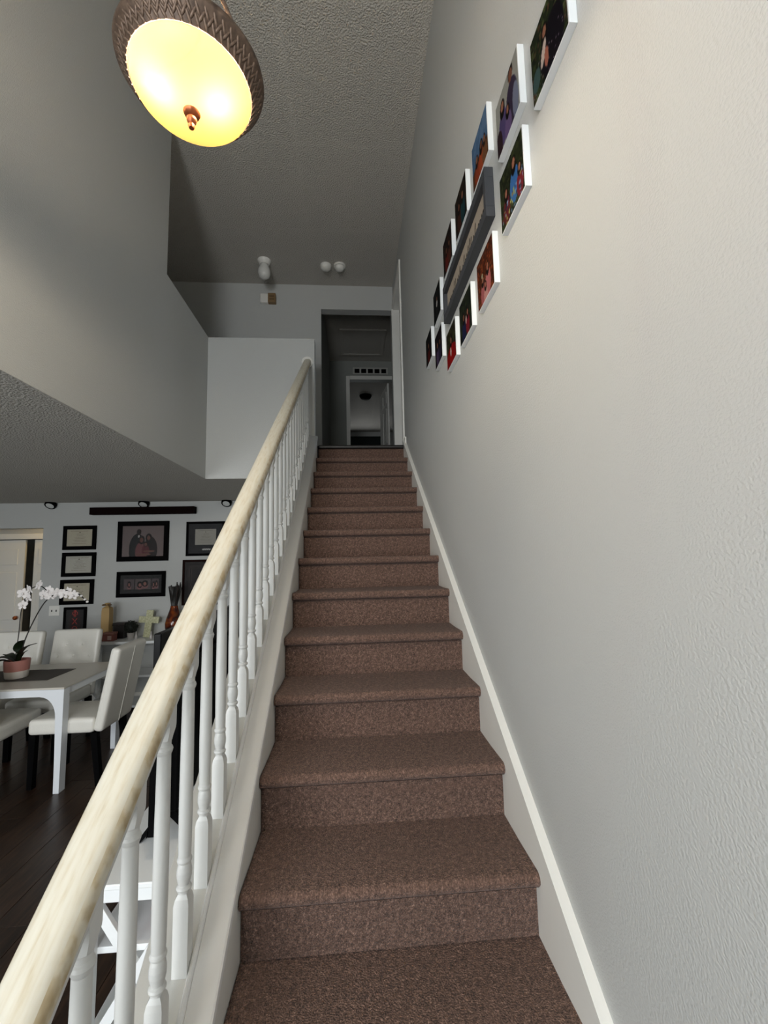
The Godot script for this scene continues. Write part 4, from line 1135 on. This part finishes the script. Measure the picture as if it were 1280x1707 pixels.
	vm.albedo_texture = noise_tex(0.012, 256, FastNoiseLite.TYPE_SIMPLEX_SMOOTH, 2, 19, grad([[0.0, Color(0.07, 0.14, 0.08)], [0.35, Color(0.22, 0.05, 0.03)], [0.6, Color(0.50, 0.22, 0.06)], [1.0, Color(0.62, 0.36, 0.12)]]))
	vm.uv1_triplanar = true; vm.uv1_scale = Vector3(2.4, 2.4, 2.4)
	obj("vase_body", b, vm, va)
	for k in 22:
		var a := rng.randf() * TAU
		var r1 := rng.randf_range(0.03, 0.105)
		b = MB.new()
		b.tube([V(0.02 * cos(a), 0.22, 0.02 * sin(a)), V(0.03 * cos(a), 0.36, 0.03 * sin(a)), V(r1 * cos(a), rng.randf_range(0.58, 0.66), r1 * sin(a) * 0.7)], [0.003, 0.0035, 0.0065], 5)
		obj("reed", b, mat(Color(0.16, 0.11, 0.085), 0.8) if k == 0 else M.stem, va)

# ---------------------------------------------------------------- television on its stand, beside the stair
func tv_corner() -> void:
	var x0 := -0.872
	var x1 := -0.53
	var zf := -1.54
	var zb := -2.75
	var s := thing("tv_stand", "white stand with crossed end braces beside the stair", "stand", V((x0 + x1) / 2, 0, (zf + zb) / 2))
	var w := (x1 - x0) / 2
	var d := (zf - zb) / 2
	obj("top", rb(V(-w, 0.632, -d), V(w, 0.65, d), 0.004, 2), M.white, s)
	for sg in [-1, 1]:
		obj("end_rail", rb(V(-w + 0.012, 0.592, sg * (d - 0.02) - 0.012), V(w - 0.012, 0.632, sg * (d - 0.02) + 0.012), 0.002), M.white, s)
		obj("bottom_rail", rb(V(-w + 0.012, 0.13, sg * (d - 0.02) - 0.012), V(w - 0.012, 0.165, sg * (d - 0.02) + 0.012), 0.002), M.white, s)
		cross_brace(s, at(V(0, 0.379, sg * (d - 0.02))), 2 * w - 0.06, 0.43, 0.032, 0.02, M.white)
		for sx in [-1, 1]:
			var xx: float = sx * (w - 0.02)
			var zz: float = sg * (d - 0.02)
			obj("leg", rb(V(xx - 0.018, 0, zz - 0.018), V(xx + 0.018, 0.632, zz + 0.018), 0.002), M.white, s)
	obj("shelf", rb(V(-w + 0.005, 0.425, -d + 0.034), V(w - 0.005, 0.445, d - 0.034), 0.003), M.white, s)
	obj("shelf", rb(V(-w + 0.005, 0.165, -d + 0.034), V(w - 0.005, 0.183, d - 0.034), 0.003), M.white, s)
	# television seen from behind its near edge
	var tv := thing("television", "black flat television seen from behind on the white stand", "television", V(-0.69, 0.65, -2.17))
	obj("screen_panel", rb(V(-0.022, 0.085, -0.55), V(0.004, 0.765, 0.55), 0.004), M.black_gloss, tv)
	obj("rear_housing", rb(V(0.004, 0.12, -0.46), V(0.045, 0.62, 0.47), 0.012, 2), M.black, tv)
	obj("bezel", rb(V(-0.026, 0.085, -0.55), V(-0.022, 0.105, 0.55), 0.001), M.black, tv)
	var rc := MB.new()
	for i in 16: rc.rbox(V(0.0045, 0.16 + i * 0.018, 0.525), V(0.002, 0.009, 0.014 if i % 3 else 0.008), 0.0008, 1)
	obj("port_markings", rc, mat(Color(0.42, 0.42, 0.44), 0.5), tv)
	for sg in [-1, 1]:
		var b := MB.new()
		b.prism([Vector2(-0.11, 0.0), Vector2(-0.095, 0.0), Vector2(-0.005, 0.09), Vector2(0.005, 0.09), Vector2(0.095, 0.0), Vector2(0.11, 0.0), Vector2(0.02, 0.115), Vector2(-0.02, 0.115)], V(-0.005, 0.001, sg * 0.42 - 0.012), V(1, 0, 0), V(0, 1, 0), V(0, 0, 0.024))
		obj("foot", b, M.black, tv)
	# striped pouch and a dark bag on the shelf
	var pc := thing("striped_pouch", "small red and white striped pouch on the shelf of the white stand", "pouch", V(-0.655, 0.445, -1.72))
	var b2 := MB.new(); b2.rbox(V(0, 0.05, 0), V(0.12, 0.10, 0.09), 0.035, 3)
	obj("pouch_body", b2, mat(Color(0.56, 0.20, 0.22), 0.6), pc)
	for i in 2:
		b2 = MB.new(); b2.rbox(V(0, 0.03 + i * 0.032, 0), V(0.124, 0.013, 0.094), 0.006, 2)
		obj("stripe", b2, mat(Color(0.85, 0.72, 0.70), 0.6), pc)
	b2 = MB.new(); b2.ball(V(0, 0.105, 0), V(0.045, 0.03, 0.035), 12, 8)
	obj("pouch_flap", b2, mat(Color(0.55, 0.33, 0.23), 0.6), pc)
	var bg := thing("dark_bag", "black crumpled bag behind the striped pouch on the stand shelf", "bag", V(-0.65, 0.445, -1.86))
	b2 = MB.new(); b2.rbox(V(0, 0.065, 0), V(0.15, 0.13, 0.11), 0.045, 3, Transform3D.IDENTITY, func(q: Vector3) -> Vector3: return q + V(0.012 * sin(q.y * 70.0), 0.008 * sin(q.x * 60.0 + q.z * 80.0) if q.y > 0.04 else 0.0, 0.01 * sin(q.x * 50.0)), 5)
	obj("bag_body", b2, M.black, bg)

# ---------------------------------------------------------------- passage seen at the far left
func hall_beyond() -> void:
	var b := MB.new()
	var z := -6.25
	b.box(V(-5.4, 2.02, z - 0.1), V(-3.0, LOW_CEIL, z)); b.box(V(-3.8, 0, z - 0.1), V(-3.0, 2.02, z))
	b.box(V(-3.1, 0, z), V(-3.0, LOW_CEIL, -5.8)); b.box(V(-5.4, 0, -7.2), V(-3.0, LOW_CEIL, -7.1)); b.box(V(-3.1, 0, -7.1), V(-3.0, LOW_CEIL, z - 0.1))
	struct("wall_passage", b, M.wall)
	struct("ceiling_passage", bx(V(-5.4, LOW_CEIL, -7.2), V(-3.0, LOW_CEIL + 0.1, -5.8)), M.ceil)
	struct("trim_3", rb(V(-5.3, 2.02, z), V(-3.78, 2.095, z + 0.018), 0.004), M.trim)
	var d := snode("door_3")
	d.position = V(-5.21, 0.01, z - 0.03)
	door_leaf(d, 0.71, 2.0, M.trim)
	b = MB.new(); b.ball(V(0.66, 0.95, 0.05), V(0.028, 0.028, 0.03), 10, 6)
	obj("knob", b, M.copper, d)
	var d2 := snode("door_4")
	d2.position = V(-4.385, 0.01, z - 0.04); d2.rotation.y = deg_to_rad(-8)
	door_leaf(d2, 0.56, 2.0, M.trim)
	# ceiling lamp in the passage, hidden by the wall end
	var lp := thing("passage_lamp", "small warm ceiling lamp in the passage behind the dining wall", "lamp", V(-3.72, LOW_CEIL, -5.98))
	b = MB.new(); b.lathe([Vector2(0, -0.09), Vector2(0.06, -0.08), Vector2(0.1, -0.045), Vector2(0.11, -0.01), Vector2(0.11, 0.0)], 24)
	var gm := mat(Color(0.95, 0.9, 0.75), 0.4)
	gm.emission_enabled = true; gm.emission = Color(1.0, 0.82, 0.5); gm.emission_energy_multiplier = 1.5
	obj("shade", b, gm, lp)
	var l := OmniLight3D.new()
	l.name = "passage_light"; l.position = V(0, -0.05, 0); l.light_color = Color(1.0, 0.84, 0.55); l.light_energy = 0.17; l.light_size = 0.04
	l.omni_range = 20.0; l.omni_attenuation = 2.0; l.shadow_enabled = true
	lp.add_child(l)
